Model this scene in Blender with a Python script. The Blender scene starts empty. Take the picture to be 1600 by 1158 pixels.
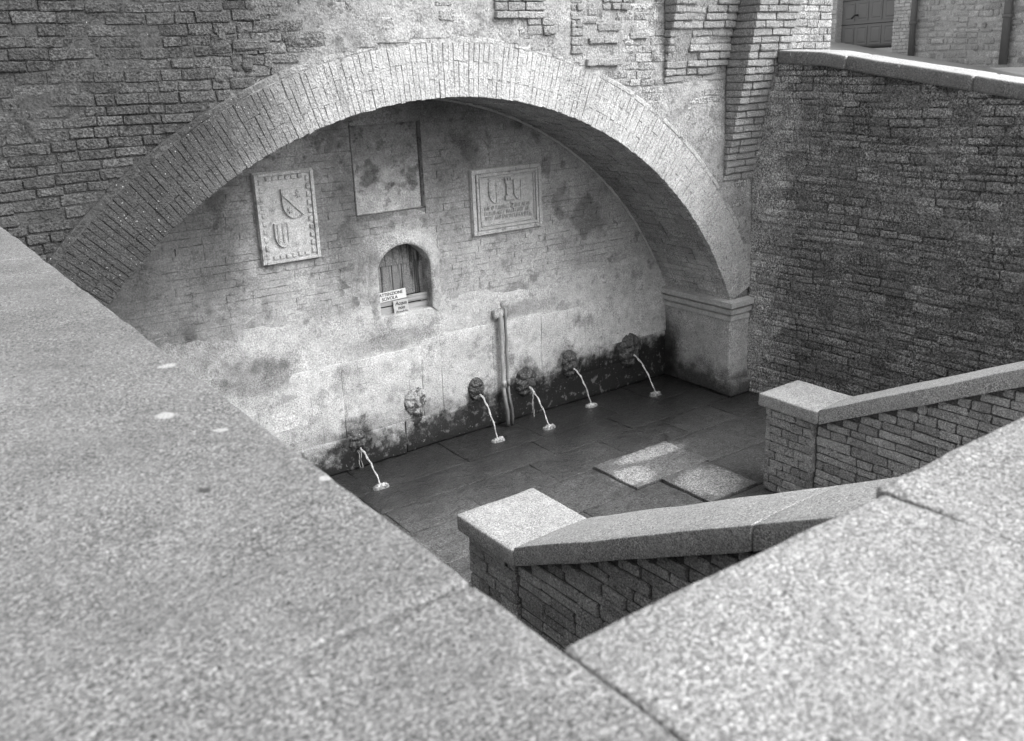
import bpy, math, random
import numpy as np
from mathutils import Matrix, Vector, noise as mn

random.seed(11)
SC = bpy.context.scene
COL = SC.collection

# ------------------------------------------------------------------ camera
YAW, PIT, ROL, FPX = 0.611, -0.29075, -0.04059, 1451.7
CAM = Vector((0, 0, 3.3))
fw = Vector((math.sin(YAW)*math.cos(PIT), math.cos(YAW)*math.cos(PIT), math.sin(PIT)))
rt = Vector((math.cos(YAW), -math.sin(YAW), 0)); up = rt.cross(fw)
r2 = rt*math.cos(ROL) + up*math.sin(ROL); u2 = -rt*math.sin(ROL) + up*math.cos(ROL)
cd = bpy.data.cameras.new('camera'); cam = bpy.data.objects.new('camera', cd); COL.objects.link(cam)
M = Matrix.Identity(4)
for i in range(3):
    M[i][0], M[i][1], M[i][2], M[i][3] = r2[i], u2[i], -fw[i], CAM[i]
cam.matrix_world = M
cd.sensor_fit = 'HORIZONTAL'; cd.sensor_width = 36.0; cd.lens = FPX/1600*36
cd.shift_y = -45/1600; cd.clip_start = 0.05; cd.clip_end = 300
cd.dof.use_dof = True; cd.dof.focus_distance = 7.5; cd.dof.aperture_fstop = 5.0
SC.camera = cam

# ------------------------------------------------------------------ sky, sun, exposure
SUN_EL, SUN_AZ = math.radians(46), math.radians(148)      # azimuth from +Y towards +X
w = bpy.data.worlds.new('World'); SC.world = w; w.use_nodes = True
wt = w.node_tree; bg = wt.nodes['Background']
sky = wt.nodes.new('ShaderNodeTexSky'); sky.sky_type = 'NISHITA'; sky.sun_disc = False
sky.sun_elevation = SUN_EL; sky.sun_rotation = SUN_AZ; sky.air_density = 1.0; sky.dust_density = 4.0
bw = wt.nodes.new('ShaderNodeRGBToBW')                     # black and white photograph
wt.links.new(sky.outputs[0], bw.inputs[0]); wt.links.new(bw.outputs[0], bg.inputs[0])
bg.inputs[1].default_value = 0.15
sd = bpy.data.lights.new('sun', 'SUN'); sd.energy = 0.75; sd.angle = math.radians(50); sd.color = (1, 1, 1)
sun = bpy.data.objects.new('sun', sd); COL.objects.link(sun)
to_sun = Vector((math.sin(SUN_AZ)*math.cos(SUN_EL), math.cos(SUN_AZ)*math.cos(SUN_EL), math.sin(SUN_EL)))
sun.rotation_euler = to_sun.to_track_quat('Z', 'Y').to_euler(); sun.location = (4, -4, 12)
vs = SC.view_settings; vs.view_transform = 'Standard'; vs.look = 'None'; vs.gamma = 1.0; vs.exposure = 1.35
vs.use_curve_mapping = False

# ------------------------------------------------------------------ helpers
def project(p):
    q = Vector(p) - CAM; z = q.dot(fw)
    if z < 0.05: return None
    return 800 + FPX*q.dot(r2)/z, 534 - FPX*q.dot(u2)/z, z

def smooth(a, b, x):
    t = min(1, max(0, (x-a)/(b-a))) if a != b else float(x > a)
    return t*t*(3-2*t)

def fbm(p, o=3):
    s, a, t = 0.0, 1.0, 0.0
    p = Vector(p)
    for i in range(o):
        s += a*mn.noise(p); t += a; a *= .5; p = p*2.07 + Vector((3.1, 1.7, 9.2))
    return s/t

BASE = {}
def tag(o, label=None, cat=None, group=None, kind=None):
    if label: o['label'] = label
    if cat: o['category'] = cat
    if group: o['group'] = group
    if kind: o['kind'] = kind
    return o

def thing(name, base, label=None, cat=None, group=None, kind=None):
    o = bpy.data.objects.new(name, None); o.empty_display_size = .1; COL.objects.link(o)
    o.location = base; BASE[o.name] = Vector(base)
    return tag(o, label, cat, group, kind)

def root_of(o):
    while o.parent: o = o.parent
    return o

def base_of(o):
    return BASE.get(root_of(o).name, Vector((0, 0, 0)))

def mesh_obj(name, verts, faces, mat, parent=None, smooth_sh=False):
    """verts in world space; origin goes to the parent's base (or the bottom centre)."""
    v = np.array(verts, dtype=float).reshape(-1, 3)
    if parent is not None:
        b = base_of(parent)
    else:
        b = Vector(((v[:, 0].min()+v[:, 0].max())/2, (v[:, 1].min()+v[:, 1].max())/2, v[:, 2].min()))
    me = bpy.data.meshes.new(name)
    me.from_pydata((v - np.array(b)).tolist(), [], faces); me.update()
    if smooth_sh: me.polygons.foreach_set('use_smooth', [True]*len(me.polygons))
    if mat: me.materials.append(mat)
    o = bpy.data.objects.new(name, me); COL.objects.link(o)
    if parent is not None: o.parent = parent
    else:
        o.location = b; BASE[o.name] = b
    return o

def join(parts):
    V, Fc = [], []
    for v, f in parts:
        k = len(V); V += [tuple(p) for p in v]; Fc += [tuple(i+k for i in q) for q in f]
    return V, Fc

def axis_pts(h, r, n):
    p = [-h, -h+r*.3, -h+r] + [(-h+r)+(2*h-2*r)*i/n for i in range(1, n)] + [h-r, h-r*.3, h]
    return p

def rblock(hx, hy, hz, r, n=(2, 2, 2), amp=0., sc=4., seed=0., fn=None, simple=False, amp2=0., sc2=20.):
    """rounded block centred on the origin, vertices roughened by noise, mapped by fn."""
    r = min(r, hx*.9, hy*.9, hz*.9)
    if simple:
        ax = [[-h, -h+r] + [(-h+r)+(2*h-2*r)*i/k for i in range(1, k)] + [h-r, h] for h, k in zip((hx, hy, hz), n)]
    else:
        ax = [axis_pts(h, r, k) for h, k in zip((hx, hy, hz), n)]
    N = [len(a)-1 for a in ax]; idx = {}; V = []; F = []
    H = (hx, hy, hz)
    def vid(i, j, k):
        key = (i, j, k)
        if key in idx: return idx[key]
        p = Vector((ax[0][i], ax[1][j], ax[2][k]))
        c = Vector([max(-H[t]+r, min(H[t]-r, p[t])) for t in range(3)])
        d = p-c
        if d.length > 1e-9:
            nrm = d.normalized(); p = c + nrm*r
        else: nrm = Vector((0, 0, 0))
        if amp:
            q = Vector((p.x*sc+seed, p.y*sc+seed*.37, p.z*sc-seed))
            dv = mn.noise_vector(q)*amp
            if amp2: dv = dv + mn.noise_vector(q*(sc2/sc))*amp2
            p = p+dv
        V.append(tuple(fn(p.x, p.y, p.z)) if fn else tuple(p)); idx[key] = len(V)-1
        return idx[key]
    for a in range(3):
        b, c = (a+1) % 3, (a+2) % 3
        for side in (0, N[a]):
            for j in range(N[b]):
                for k in range(N[c]):
                    q = []
                    for (jj, kk) in ((j, k), (j+1, k), (j+1, k+1), (j, k+1)):
                        t = [0, 0, 0]; t[a] = side; t[b] = jj; t[c] = kk; q.append(vid(*t))
                    F.append(tuple(q if side else q[::-1]))
    return V, F

def box(x0, x1, y0, y1, z0, z1):
    V = [(x, y, z) for x in (x0, x1) for y in (y0, y1) for z in (z0, z1)]
    F = [(0, 1, 3, 2), (4, 6, 7, 5), (0, 4, 5, 1), (2, 3, 7, 6), (0, 2, 6, 4), (1, 5, 7, 3)]
    return V, F

def sheet(frame, u0, u1, v0, v1, du, dfn, keep=None):
    """height field on a wall: frame = (origin, U, V, outward); dfn(u,v) = height above the plane."""
    O, U, Vd, Nn = frame
    nu = max(1, int(round((u1-u0)/du))); nv = max(1, int(round((v1-v0)/du)))
    V, F, idx = [], [], {}
    for i in range(nu+1):
        for j in range(nv+1):
            u = u0+(u1-u0)*i/nu; v = v0+(v1-v0)*j/nv
            V.append(tuple(O + U*u + Vd*v + Nn*dfn(u, v)))
    for i in range(nu):
        for j in range(nv):
            if keep and not keep(u0+(u1-u0)*(i+.5)/nu, v0+(v1-v0)*(j+.5)/nv): continue
            a = i*(nv+1)+j
            F.append((a, a+nv+1, a+nv+2, a+1))
    return V, F

def tube(pts, rad, n=8, cap=True):
    V, F = [], []
    pts = [Vector(p) for p in pts]
    for i, p in enumerate(pts):
        t = (pts[min(i+1, len(pts)-1)]-pts[max(i-1, 0)]).normalized()
        a = t.cross(Vector((.3, .2, 1)) if abs(t.z) < .9 else Vector((1, .1, 0))).normalized(); b = t.cross(a)
        rr = rad[i] if isinstance(rad, (list, tuple)) else rad
        for k in range(n):
            th = 2*math.pi*k/n
            V.append(tuple(p + a*math.cos(th)*rr + b*math.sin(th)*rr))
    for i in range(len(pts)-1):
        for k in range(n):
            F.append((i*n+k, i*n+(k+1) % n, (i+1)*n+(k+1) % n, (i+1)*n+k))
    if cap:
        F.append(tuple(range(n))[::-1]); F.append(tuple(range((len(pts)-1)*n, len(pts)*n)))
    return V, F

# ---- masonry: placements are (matrix, length, height, rng) with local x along the piece, y inward, z up
BM = {}
def brick_mesh(L, H, D, r, k, mat):
    key = (round(L, 2), round(H, 3), D, r, k, mat.name)
    if key in BM: return BM[key]
    rs = random.Random(hash(key[:5]) & 0xffff)
    L, H = max(.04, key[0]), key[1]
    xs = [-L/2, -L/2+r, -L/2+r+(L-2*r)*rs.uniform(.3, .7), L/2-r, L/2]
    zs = [-H/2, -H/2+r, H/2-r, H/2]
    V, F = [], []
    j = min(.007, H*.09)
    for xi, x in enumerate(xs):
        for zi, z in enumerate(zs):
            edge = (xi in (0, 4)) + (zi in (0, 3))
            y = (0, r*.55, r*1.3)[edge] + rs.uniform(-.25, .5)*j
            jx = rs.uniform(-j, j); jz = rs.uniform(-j, j)*.8
            if edge == 2:
                x2 = x*(1-.35*r/L*2); z2 = z*(1-.35*r/H*2)
            else: x2, z2 = x, z
            V.append((x2+jx, y, z2+jz))
    for xi in range(4):
        for zi in range(3):
            a = xi*4+zi; F.append((a, a+4, a+5, a+1))
    ring = [xi*4 for xi in range(5)] + [16+zi for zi in range(1, 4)] + [xi*4+3 for xi in (3, 2, 1, 0)] + [2, 1]
    k0 = len(V)
    for i in ring: V.append((V[i][0], D, V[i][2]))
    n = len(ring)
    for i in range(n):
        F.append((ring[(i+1) % n], ring[i], k0+i, k0+(i+1) % n))
    me = bpy.data.meshes.new('brick'); me.from_pydata(V, [], F); me.update(); me.materials.append(mat)
    BM[key] = (me, np.array(V), F)
    return BM[key]

def wall_frame(nrm):
    nrm = Vector(nrm); V = Vector((0, 0, 1)); U = (-nrm).cross(V)
    return U, V, nrm

def place_m(p, U, Y, V, roll=0.):
    R = Matrix((U, Y, V)).transposed().to_4x4()
    m = Matrix.Translation(p) @ R
    if roll: m = m @ Matrix.Rotation(roll, 4, 'Y')
    return m

def lay(frame, v0, v1, course, intervals, lens, joint=.01, jit=.006, rnd=None, sink=0., hvar=0.12, skip=None, wob=.0):
    """rows of pieces on a wall; intervals(v) -> [(u0,u1)]"""
    O, U, Vd, Nn = frame; rnd = rnd or random
    out = []; v = v0; row = 0
    while v < v1-.02:
        h = course*rnd.uniform(1-hvar, 1+hvar)
        vm = v+h/2
        for (a, b) in intervals(vm):
            if b-a < .035: continue
            u = a
            first = True
            while u < b-.03:
                L = rnd.uniform(*lens) if rnd.random() > .25 else lens[0]*rnd.uniform(.8, 1.1)
                if first and row % 2: L *= .55
                first = False
                if b-(u+L) < lens[0]*.55: L = b-u
                if L > lens[1]*1.4: L = L/2
                uc = u+L/2
                if not (skip and skip(uc, vm, rnd)):
                    off = rnd.uniform(-1, 1)*jit - sink
                    dv = wob*mn.noise(Vector((uc*.8, vm*.8, 4.2))) if wob else 0
                    p = O + U*uc + Vd*(vm+dv) + Nn*off
                    out.append((place_m(p, U, -Nn, Vd, rnd.uniform(-.012, .012)), max(.03, L-joint), h-joint))
                u += L
        v += h; row += 1
    return out

def emit(parent, placements, mat, name='brick', D=.06, r=.008, keep=300, rest_name=None, variants=5):
    b = base_of(parent)
    sc = []
    for pl in placements:
        q = project(pl[0].translation)
        s = 0
        if q and -30 < q[0] < 1630 and -30 < q[1] < 1190:
            n = pl[0].to_3x3() @ Vector((0, 1, 0)); d = (pl[0].translation-CAM).normalized()
            s = pl[1]*pl[2]/q[2]**2*max(.02, n.dot(d))
        sc.append(s)
    order = sorted(range(len(placements)), key=lambda i: -sc[i])
    Tb = Matrix.Translation(-b)
    rs = random.Random(len(placements))
    bigV, bigF, off = [], [], 0
    for rank, i in enumerate(order):
        m, L, H = placements[i]
        me, vv, ff = brick_mesh(L, round(H*200)/200 if H > .025 else .025, D, r, rs.randrange(variants), mat)
        Lq = max(.04, round(L, 2)); Hq = round(H*200)/200 if H > .025 else .025
        S = Matrix.Diagonal((L/Lq, 1, H/Hq, 1))
        if rank < keep and sc[i] > 0:
            o = bpy.data.objects.new(name, me); COL.objects.link(o); o.parent = parent
            o.matrix_basis = Tb @ m @ S
        else:
            mm = np.array(Tb @ m @ S)
            bigV.append(vv @ mm[:3, :3].T + mm[:3, 3])
            bigF += [tuple(t+off for t in q) for q in ff]; off += len(vv)
    if bigV:
        me = bpy.data.meshes.new('bricks'); me.from_pydata(np.concatenate(bigV).tolist(), [], bigF); me.update()
        me.materials.append(mat)
        o = bpy.data.objects.new(rest_name or ('remaining_'+name+'s'), me); COL.objects.link(o); o.parent = parent
        o['kind'] = 'stuff'

# ------------------------------------------------------------------ materials (grey: a black and white photograph)
class NT:
    def __init__(s, name):
        s.mat = bpy.data.materials.new(name); s.mat.use_nodes = True; s.t = s.mat.node_tree
        s.bsdf = s.t.nodes['Principled BSDF']
        s.geo = s.t.nodes.new('ShaderNodeNewGeometry'); s.pos = s.geo.outputs['Position']
    def new(s, t): return s.t.nodes.new(t)
    def set(s, sock, v):
        if hasattr(v, 'is_output'): s.t.links.new(v, sock)
        else: sock.default_value = v
    def math(s, op, a, b=0., c=None, clamp=False):
        n = s.new('ShaderNodeMath'); n.operation = op; n.use_clamp = clamp
        s.set(n.inputs[0], a); s.set(n.inputs[1], b)
        if c is not None: s.set(n.inputs[2], c)
        return n.outputs[0]
    def vmul(s, v, k):
        n = s.new('ShaderNodeVectorMath'); n.operation = 'MULTIPLY'; s.set(n.inputs[0], v); n.inputs[1].default_value = k
        return n.outputs[0]
    def vadd(s, v, k):
        n = s.new('ShaderNodeVectorMath'); n.operation = 'ADD'; s.set(n.inputs[0], v); n.inputs[1].default_value = k
        return n.outputs[0]
    def noise(s, scale, detail=4., rough=.6, vec=None, dist=0.):
        detail = min(detail, 1.5 if scale > 45 else 3.)
        n = s.new('ShaderNodeTexNoise'); n.inputs['Scale'].default_value = scale; n.inputs['Detail'].default_value = detail
        n.inputs['Roughness'].default_value = rough; n.inputs['Distortion'].default_value = dist
        s.set(n.inputs['Vector'], vec if vec is not None else s.pos)
        return n.outputs[0]
    def cell(s, scale, vec=None, out='Color'):
        n = s.new('ShaderNodeTexVoronoi'); n.inputs['Scale'].default_value = scale
        s.set(n.inputs['Vector'], vec if vec is not None else s.pos)
        o = n.outputs[out]
        if out == 'Color':
            q = s.new('ShaderNodeSeparateColor'); s.t.links.new(o, q.inputs[0]); return q.outputs[0]
        return o
    def step(s, x, a, b):
        n = s.new('ShaderNodeMapRange'); n.interpolation_type = 'SMOOTHSTEP'; s.set(n.inputs['Value'], x)
        n.inputs['From Min'].default_value = a; n.inputs['From Max'].default_value = b
        return n.outputs['Result']
    def mix(s, f, a, b):
        n = s.new('ShaderNodeMix'); n.data_type = 'FLOAT'; s.set(n.inputs[0], f); s.set(n.inputs[2], a); s.set(n.inputs[3], b)
        return n.outputs[0]
    def dot(s, v):
        n = s.new('ShaderNodeVectorMath'); n.operation = 'DOT_PRODUCT'; s.set(n.inputs[0], s.pos); n.inputs[1].default_value = v
        return n.outputs['Value']
    def dist(s, c, sc=(1, 1, 1)):
        v = s.vmul(s.vadd(s.pos, (-c[0], -c[1], -c[2])), sc)
        n = s.new('ShaderNodeVectorMath'); n.operation = 'LENGTH'; s.set(n.inputs[0], v)
        return n.outputs['Value']
    def wob(s, x, ns, na, vec=None):
        if not na: return x
        return s.math('MULTIPLY_ADD', s.math('SUBTRACT', s.noise(ns, 5., .65, vec), .5), 2*na, x)

def stone(name, base, isl=.2, noises=((3, .25), (25, .25)), grain=None, dark=None, light=None, stains=(), bump=((60, .4, .01),),
          rough=.9, spec=.3, seed=0., grit=(80, .66, 1.32)):
    n = NT(name)
    oi = n.new('ShaderNodeObjectInfo')
    rnd = n.math('FRACT', n.math('ADD', n.math('MULTIPLY', n.geo.outputs['Random Per Island'], 3.77), n.math('MULTIPLY', oi.outputs['Random'], 7.31)))
    v = n.math('MULTIPLY', base, n.math('MULTIPLY_ADD', n.math('SUBTRACT', rnd, .5), 2*isl, 1.))
    off = n.vadd(n.pos, (seed*7.3, seed*3.1, seed*5.7))
    for (sc, am) in noises:
        v = n.math('MULTIPLY', v, n.math('MULTIPLY_ADD', n.math('SUBTRACT', n.noise(sc, 6., .65, off), .5), 3.2*am, 1.))
    if grain:
        for (sc, am) in grain:
            v = n.math('MULTIPLY', v, n.math('MULTIPLY_ADD', n.math('SUBTRACT', n.cell(sc), .5), 2*am, 1.))
    if grit:
        gf = n.mix(n.step(n.noise(grit[0], 2., .6, off), .37, .63), grit[1], grit[2])
        v = n.math('MULTIPLY', v, n.mix(n.step(n.noise(5., 3., .6, n.vadd(off, (5.5, 1.1, 8.8))), .36, .66), n.math('MULTIPLY_ADD', n.math('SUBTRACT', gf, 1.), .3, 1.), gf))
    if dark:
        for (sc, th, wd, mul) in dark:
            m = n.step(n.noise(sc, 5., .7, off), th, th+wd)
            v = n.math('MULTIPLY', v, n.mix(m, 1., mul))
    for st in stains:
        if st[0] == 'lin':
            _, ax, c0, c1, ns, na, mul = st[:7]
            t = n.wob(n.dot(ax), ns, na, off); m = n.step(t, min(c0, c1), max(c0, c1))
            if c0 > c1: m = n.math('SUBTRACT', 1., m)
        elif st[0] == 'sph':
            _, c, sc3, r0, r1, ns, na, mul = st[:8]
            t = n.wob(n.dist(c, sc3), ns, na, off); m = n.math('SUBTRACT', 1., n.step(t, r0, r1))
        elif st[0] == 'streak':
            _, sc3, th, wd, mul = st[:5]
            m = n.step(n.noise(1., 5., .6, n.vmul(off, sc3)), th, th+wd)
        ab = st[-1] if isinstance(st[-1], str) else ''
        if ab == 'abs': v = n.mix(m, v, mul)
        else: v = n.math('MULTIPLY', v, n.mix(m, 1., mul))
    if light:
        for (sc, th, wd, val) in light:
            m = n.step(n.noise(sc, 4., .6, n.vadd(off, (13.1, 4.4, 2.2))), th, th+wd)
            v = n.mix(m, v, n.math('MAXIMUM', v, val))
    v = n.math('MAXIMUM', n.math('MINIMUM', v, .85), .012)
    n.t.links.new(v, n.bsdf.inputs['Base Color'])
    n.set(n.bsdf.inputs['Roughness'], rough); n.bsdf.inputs['Specular IOR Level'].default_value = spec
    h = None; dist = .01
    for (sc, am, d) in bump:
        t = n.math('MULTIPLY', n.noise(sc, 5., .65, off), d)
        h = t if h is None else n.math('ADD', h, t)
    if h is not None:
        b = n.new('ShaderNodeBump'); b.inputs['Strength'].default_value = bump[0][1]; b.inputs['Distance'].default_value = 1.0
        n.t.links.new(h, b.inputs['Height']); n.t.links.new(b.outputs[0], n.bsdf.inputs['Normal'])
    n.v = v
    return n

MOSS = ('lin', (1, 0, -.42), 2.3, .4, 1.6, .55, .20)              # dark lichen and damp on the left of the facade
BR_BUMP = ((70, .9, .012), (18, 1, .02))
m_brick = stone('facade_brick', .33, .24, ((2.2, .25), (14, .3), (90, .6)), dark=((30, .54, .1, .5),), stains=(MOSS,),
                bump=BR_BUMP, grit=(70, .55, 1.45)).mat
m_mortar = stone('facade_mortar', .27, 0, ((2.2, .25), (14, .3), (110, .4)), dark=((30, .56, .1, .5),), stains=(MOSS,), bump=BR_BUMP, seed=1.).mat
m_render = stone('facade_render', .35, .03, ((1.6, .25), (9, .35), (60, .4)), dark=((7, .58, .08, .65), (18, .56, .1, .6), (60, .58, .1, .55)), stains=(MOSS,),
                 light=((45, .70, .05, .45),), bump=((22, .7, .02), (70, 1, .006)), seed=2., grit=(70, .66, 1.28)).mat
MOSS2 = ('lin', (1, 0, -.2), 2.7, 1.0, 1.4, .5, .13)
m_vous = stone('voussoir_brick', .44, .07, ((1.5, .14), (10, .2), (70, .3)), dark=((36, .58, .1, .55), (60, .62, .1, .6)), stains=(MOSS2, ('streak', (9, 9, 1.1), .56, .2, .7)),
               light=((75, .69, .05, .45),), bump=((80, .8, .008), (20, 1, .012)), grit=(70, .82, 1.14)).mat
m_vmort = stone('voussoir_mortar', .40, 0, ((3, .2), (60, .3)), stains=(MOSS2,), bump=BR_BUMP, seed=3.).mat
m_pil = stone('pilaster_brick', .28, .16, ((3, .15), (20, .2), (90, .25)), dark=((30, .6, .1, .6),), bump=BR_BUMP, seed=4.).mat
m_vault = stone('vault_brick', .29, .12, ((1.4, .28), (10, .2), (80, .25)), dark=((12, .6, .12, .6),),
                stains=(('lin', (0, 0, 1), 1.6, 1.05, 4, .25, 1.7),), bump=((60, .7, .008), (14, 1, .012)), seed=5.).mat
m_vaultm = stone('vault_mortar', .19, 0, ((2, .3), (40, .3)), bump=BR_BUMP, seed=5.).mat
ALG = ('lin', (-.07, 0, 1), .06, -.12, 7., .36, .15)                  # algae above the water line
SPX = ((3.14, .2, .16), (3.747, .36, .05), (4.389, .34, .10), (4.955, .30, .17), (5.505, .36, .15), (6.31, .36, .20), (6.80, .35, .09))
SPST = tuple(('sph', (x, 6.88, z-.06), (1, 1, .62), r*.7, r*1.5, 12, .12, .13) for x, z, r in SPX)   # black algae round the spouts
BSTAIN = (('sph', (4.1, 6.9, 2.7), (1, 1, 1.2), .25, 1.25, 2.2, .55, .52), ('sph', (1.7, 6.9, 2.0), (1, 1, 1), .4, 1.3, 2.5, .5, .45),
          ('sph', (3.2, 6.9, 2.1), (1, 1, .6), .15, .5, 4., .25, .5), ('streak', (2.6, 2.6, 2.2), .57, .1, .62))
m_bback = stone('niche_brick', .36, .05, ((2.5, .3), (16, .28), (80, .4)), dark=((6, .57, .1, .58), (20, .6, .1, .6)), stains=BSTAIN+(ALG,), bump=((70, .5, .006), (18, 1, .01)), seed=6., grit=(85, .78, 1.2)).mat
m_bmort = stone('niche_mortar', .27, 0, ((3, .3), (60, .3)), stains=BSTAIN+(ALG,), bump=BR_BUMP, seed=6.).mat
m_plast = stone('niche_plaster', .44, .04, ((2, .28), (10, .3), (70, .4)), dark=((5, .56, .1, .62), (24, .6, .1, .65), (70, .6, .08, .55)), stains=BSTAIN+(('lin', (0, 0, 1), 1.35, .95, 3., .2, 1.1), ('sph', (3.6, 6.9, 1.06), (.42, 1, 1.7), .10, .22, 9., .07, .62), ('sph', (5.05, 6.9, 1.08), (.5, 1, 2.), .10, .2, 9., .06, .66), ('sph', (2.35, 6.9, 1.0), (.6, 1, 1.3), .1, .28, 9., .1, .6), ALG),
                bump=((45, .7, .012), (140, 1, .004)), seed=7., grit=(85, .72, 1.25)).mat
m_panel = stone('niche_stone', .47, .02, ((2.2, .22), (11, .25), (120, .4)), dark=((5, .56, .12, .66), (16, .6, .1, .7), (90, .6, .08, .55)),
                stains=(('lin', (0, 0, 1), .55, .25, 6., .25, .6), ALG, ('streak', (22, 22, 2.), .62, .08, .66), ('streak', (5, 5, 4.), .56, .15, .7), ('sph', (6.0, 6.9, .1), (.5, 1, 1), .22, .5, 5., .3, .12), ('lin', (-.07, 0, 1), .02, -.12, 20., .3, .5), ('lin', (0, 0, 1), .12, .03, 9., .1, .5))+SPST, light=((13, .56, .14, .11), (55, .68, .06, .16)), bump=((50, .6, .008), (140, 1, .004)), seed=8., grit=(85, .74, 1.22)).mat
m_plinth = stone('plinth_stone', .30, .02, ((4, .3), (20, .5), (90, .6)), dark=((14, .50, .12, .3), (40, .53, .1, .4)), stains=(('lin', (0, 0, 1), .42, .12, 6., .26, .10), ('lin', (1, 0, 0), 3.0, 3.9, 3., .5, .22))+SPST,
                 light=((60, .66, .06, .34),), bump=((40, 1, .02), (130, 1, .006)), rough=.5, seed=9.).mat
m_pier = stone('pier_stone', .50, .05, ((2.5, .2), (14, .25), (90, .3)), dark=((10, .6, .1, .6), (60, .6, .1, .6)), stains=(('lin', (0, 0, 1), .42, .04, 5., .25, .16), ('sph', (6.83, 6.85, .3), (1, 1, .5), .06, .3, 8., .08, .12)),
               bump=((45, .8, .012), (140, 1, .005)), seed=10.).mat
m_imp = stone('impost_stone', .46, .05, ((3, .2), (16, .25), (90, .25)), bump=((50, .6, .008),), grit=(85, .82, 1.15), seed=11.).mat
m_plaque = stone('plaque_stone', .50, .03, ((4, .16), (18, .3), (120, .45)), dark=((14, .58, .1, .62), (5, .58, .1, .75)), bump=((80, .5, .006),), grit=(85, .82, 1.15), seed=12.).mat
m_plaqd = stone('plaque_worn_stone', .46, .03, ((4, .14), (24, .22), (140, .25)), dark=((20, .57, .1, .62), (5, .58, .1, .75)), bump=((70, .9, .012),), grit=(85, .82, 1.15), seed=13.).mat
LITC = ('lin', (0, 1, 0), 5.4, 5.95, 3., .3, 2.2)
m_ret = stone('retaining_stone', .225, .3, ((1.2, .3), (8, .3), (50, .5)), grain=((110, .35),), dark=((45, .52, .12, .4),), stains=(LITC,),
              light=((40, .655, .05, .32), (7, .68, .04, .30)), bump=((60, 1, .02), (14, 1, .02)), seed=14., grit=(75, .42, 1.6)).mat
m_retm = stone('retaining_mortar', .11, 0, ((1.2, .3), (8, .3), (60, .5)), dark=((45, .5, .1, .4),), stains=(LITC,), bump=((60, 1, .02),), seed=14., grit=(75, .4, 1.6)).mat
m_par = stone('parapet_brick', .36, .24, ((3, .2), (16, .25), (110, .35)), grain=((170, .3),), dark=((40, .58, .1, .5),), light=((80, .68, .05, .34),),
              bump=((80, 1, .012), (18, 1, .02)), seed=15., grit=(95, .72, 1.32)).mat
m_parm = stone('parapet_mortar', .12, 0, ((3, .3), (60, .4)), bump=((60, 1, .02),), seed=15.).mat
m_cap = stone('granite_cap', .38, .04, ((3, .16), (14, .2)), grain=((240, .4), (95, .16)), dark=((150, .6, .08, .4), (20, .62, .08, .7)), bump=((130, .5, .005), (30, 1, .004)), seed=36., grit=(110, .68, 1.2)).mat
m_gran = stone('granite_coping', .40, .06, ((1.8, .1), (9, .1)), grain=((240, .42), (95, .16)), dark=((150, .6, .08, .45),), bump=((130, .5, .006), (30, 1, .004)), seed=16., grit=(110, .55, 1.42)).mat
m_granf = stone('granite_parapet', .185, .05, ((1.3, .16), (5, .18)), grain=((300, .42), (130, .22)), dark=((110, .61, .08, .5), (28, .68, .05, .6), (9, .66, .06, .8)),
                light=((24, .74, .03, .26), (60, .70, .04, .26)),
                stains=(('sph', (.62, 2.546, 2.54), (1, 1, 1), .014, .03, 60, .01, .4, 'abs'), ('sph', (.503, 2.148, 2.54), (1, 1, 1), .016, .03, 60, .01, .4, 'abs'),
                        ('sph', (.575, 1.97, 2.54), (1, 1, 1), .008, .02, 60, .01, .4, 'abs'), ('sph', (.646, 1.576, 2.54), (1, 1, 1), .007, .016, 60, .01, .4, 'abs'),
                        ('sph', (.443, 1.675, 2.54), (1, .8, 1), .006, .018, 60, .008, .06, 'abs')),
                bump=((120, .8, .006), (35, 1, .006)), seed=17., grit=(165, .58, 1.4)).mat
m_granr = stone('granite_parapet_pale', .275, .05, ((1.3, .16), (5, .16)), grain=((300, .42), (130, .22)), dark=((110, .61, .08, .5), (28, .68, .05, .6), (9, .66, .06, .8)),
                light=((24, .74, .03, .34), (60, .70, .04, .34)),
                stains=(('sph', (.62, 2.546, 2.54), (1, 1, 1), .014, .03, 60, .01, .5, 'abs'), ('sph', (.503, 2.148, 2.54), (1, 1, 1), .016, .03, 60, .01, .5, 'abs'),
                        ('sph', (.575, 1.97, 2.54), (1, 1, 1), .008, .02, 60, .01, .5, 'abs'), ('sph', (.646, 1.576, 2.54), (1, 1, 1), .007, .016, 60, .01, .5, 'abs'),
                        ('sph', (.443, 1.675, 2.54), (1, .8, 1), .006, .018, 60, .008, .06, 'abs')),
                bump=((120, .8, .006), (35, 1, .006)), seed=37., grit=(165, .64, 1.34)).mat
m_rcop = stone('retaining_coping', .42, .08, ((2, .12), (12, .15)), grain=((150, .2),), dark=((40, .6, .1, .7),), bump=((60, .7, .01),), seed=18.,
               stains=(('lin', (-1, 0, 0), -7.10, -7.07, 30, .004, .42),), light=((22, .68, .05, .4),)).mat  # coping face towards the basin coloured darker than its top
m_street = stone('street_stone', .42, 0, ((2, .12), (30, .15)), bump=((50, .5, .01),), seed=19., grit=None).mat
m_hstone = stone('house_stone', .40, .25, ((1.5, .15), (10, .2), (40, .2)), dark=((12, .6, .1, .7),), bump=((30, .8, .02),), seed=20.).mat
m_hbrick = stone('house_brick', .50, .18, ((3, .15), (30, .2)), bump=((40, .6, .01),), seed=21.).mat
m_hmort = stone('house_mortar', .42, 0, ((2, .2), (20, .2)), bump=((30, .5, .02),), seed=22.).mat
m_step = stone('step_stone', .34, .1, ((3, .2), (20, .2)), grain=((200, .3),), bump=((60, .6, .01),), seed=23.).mat
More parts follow.
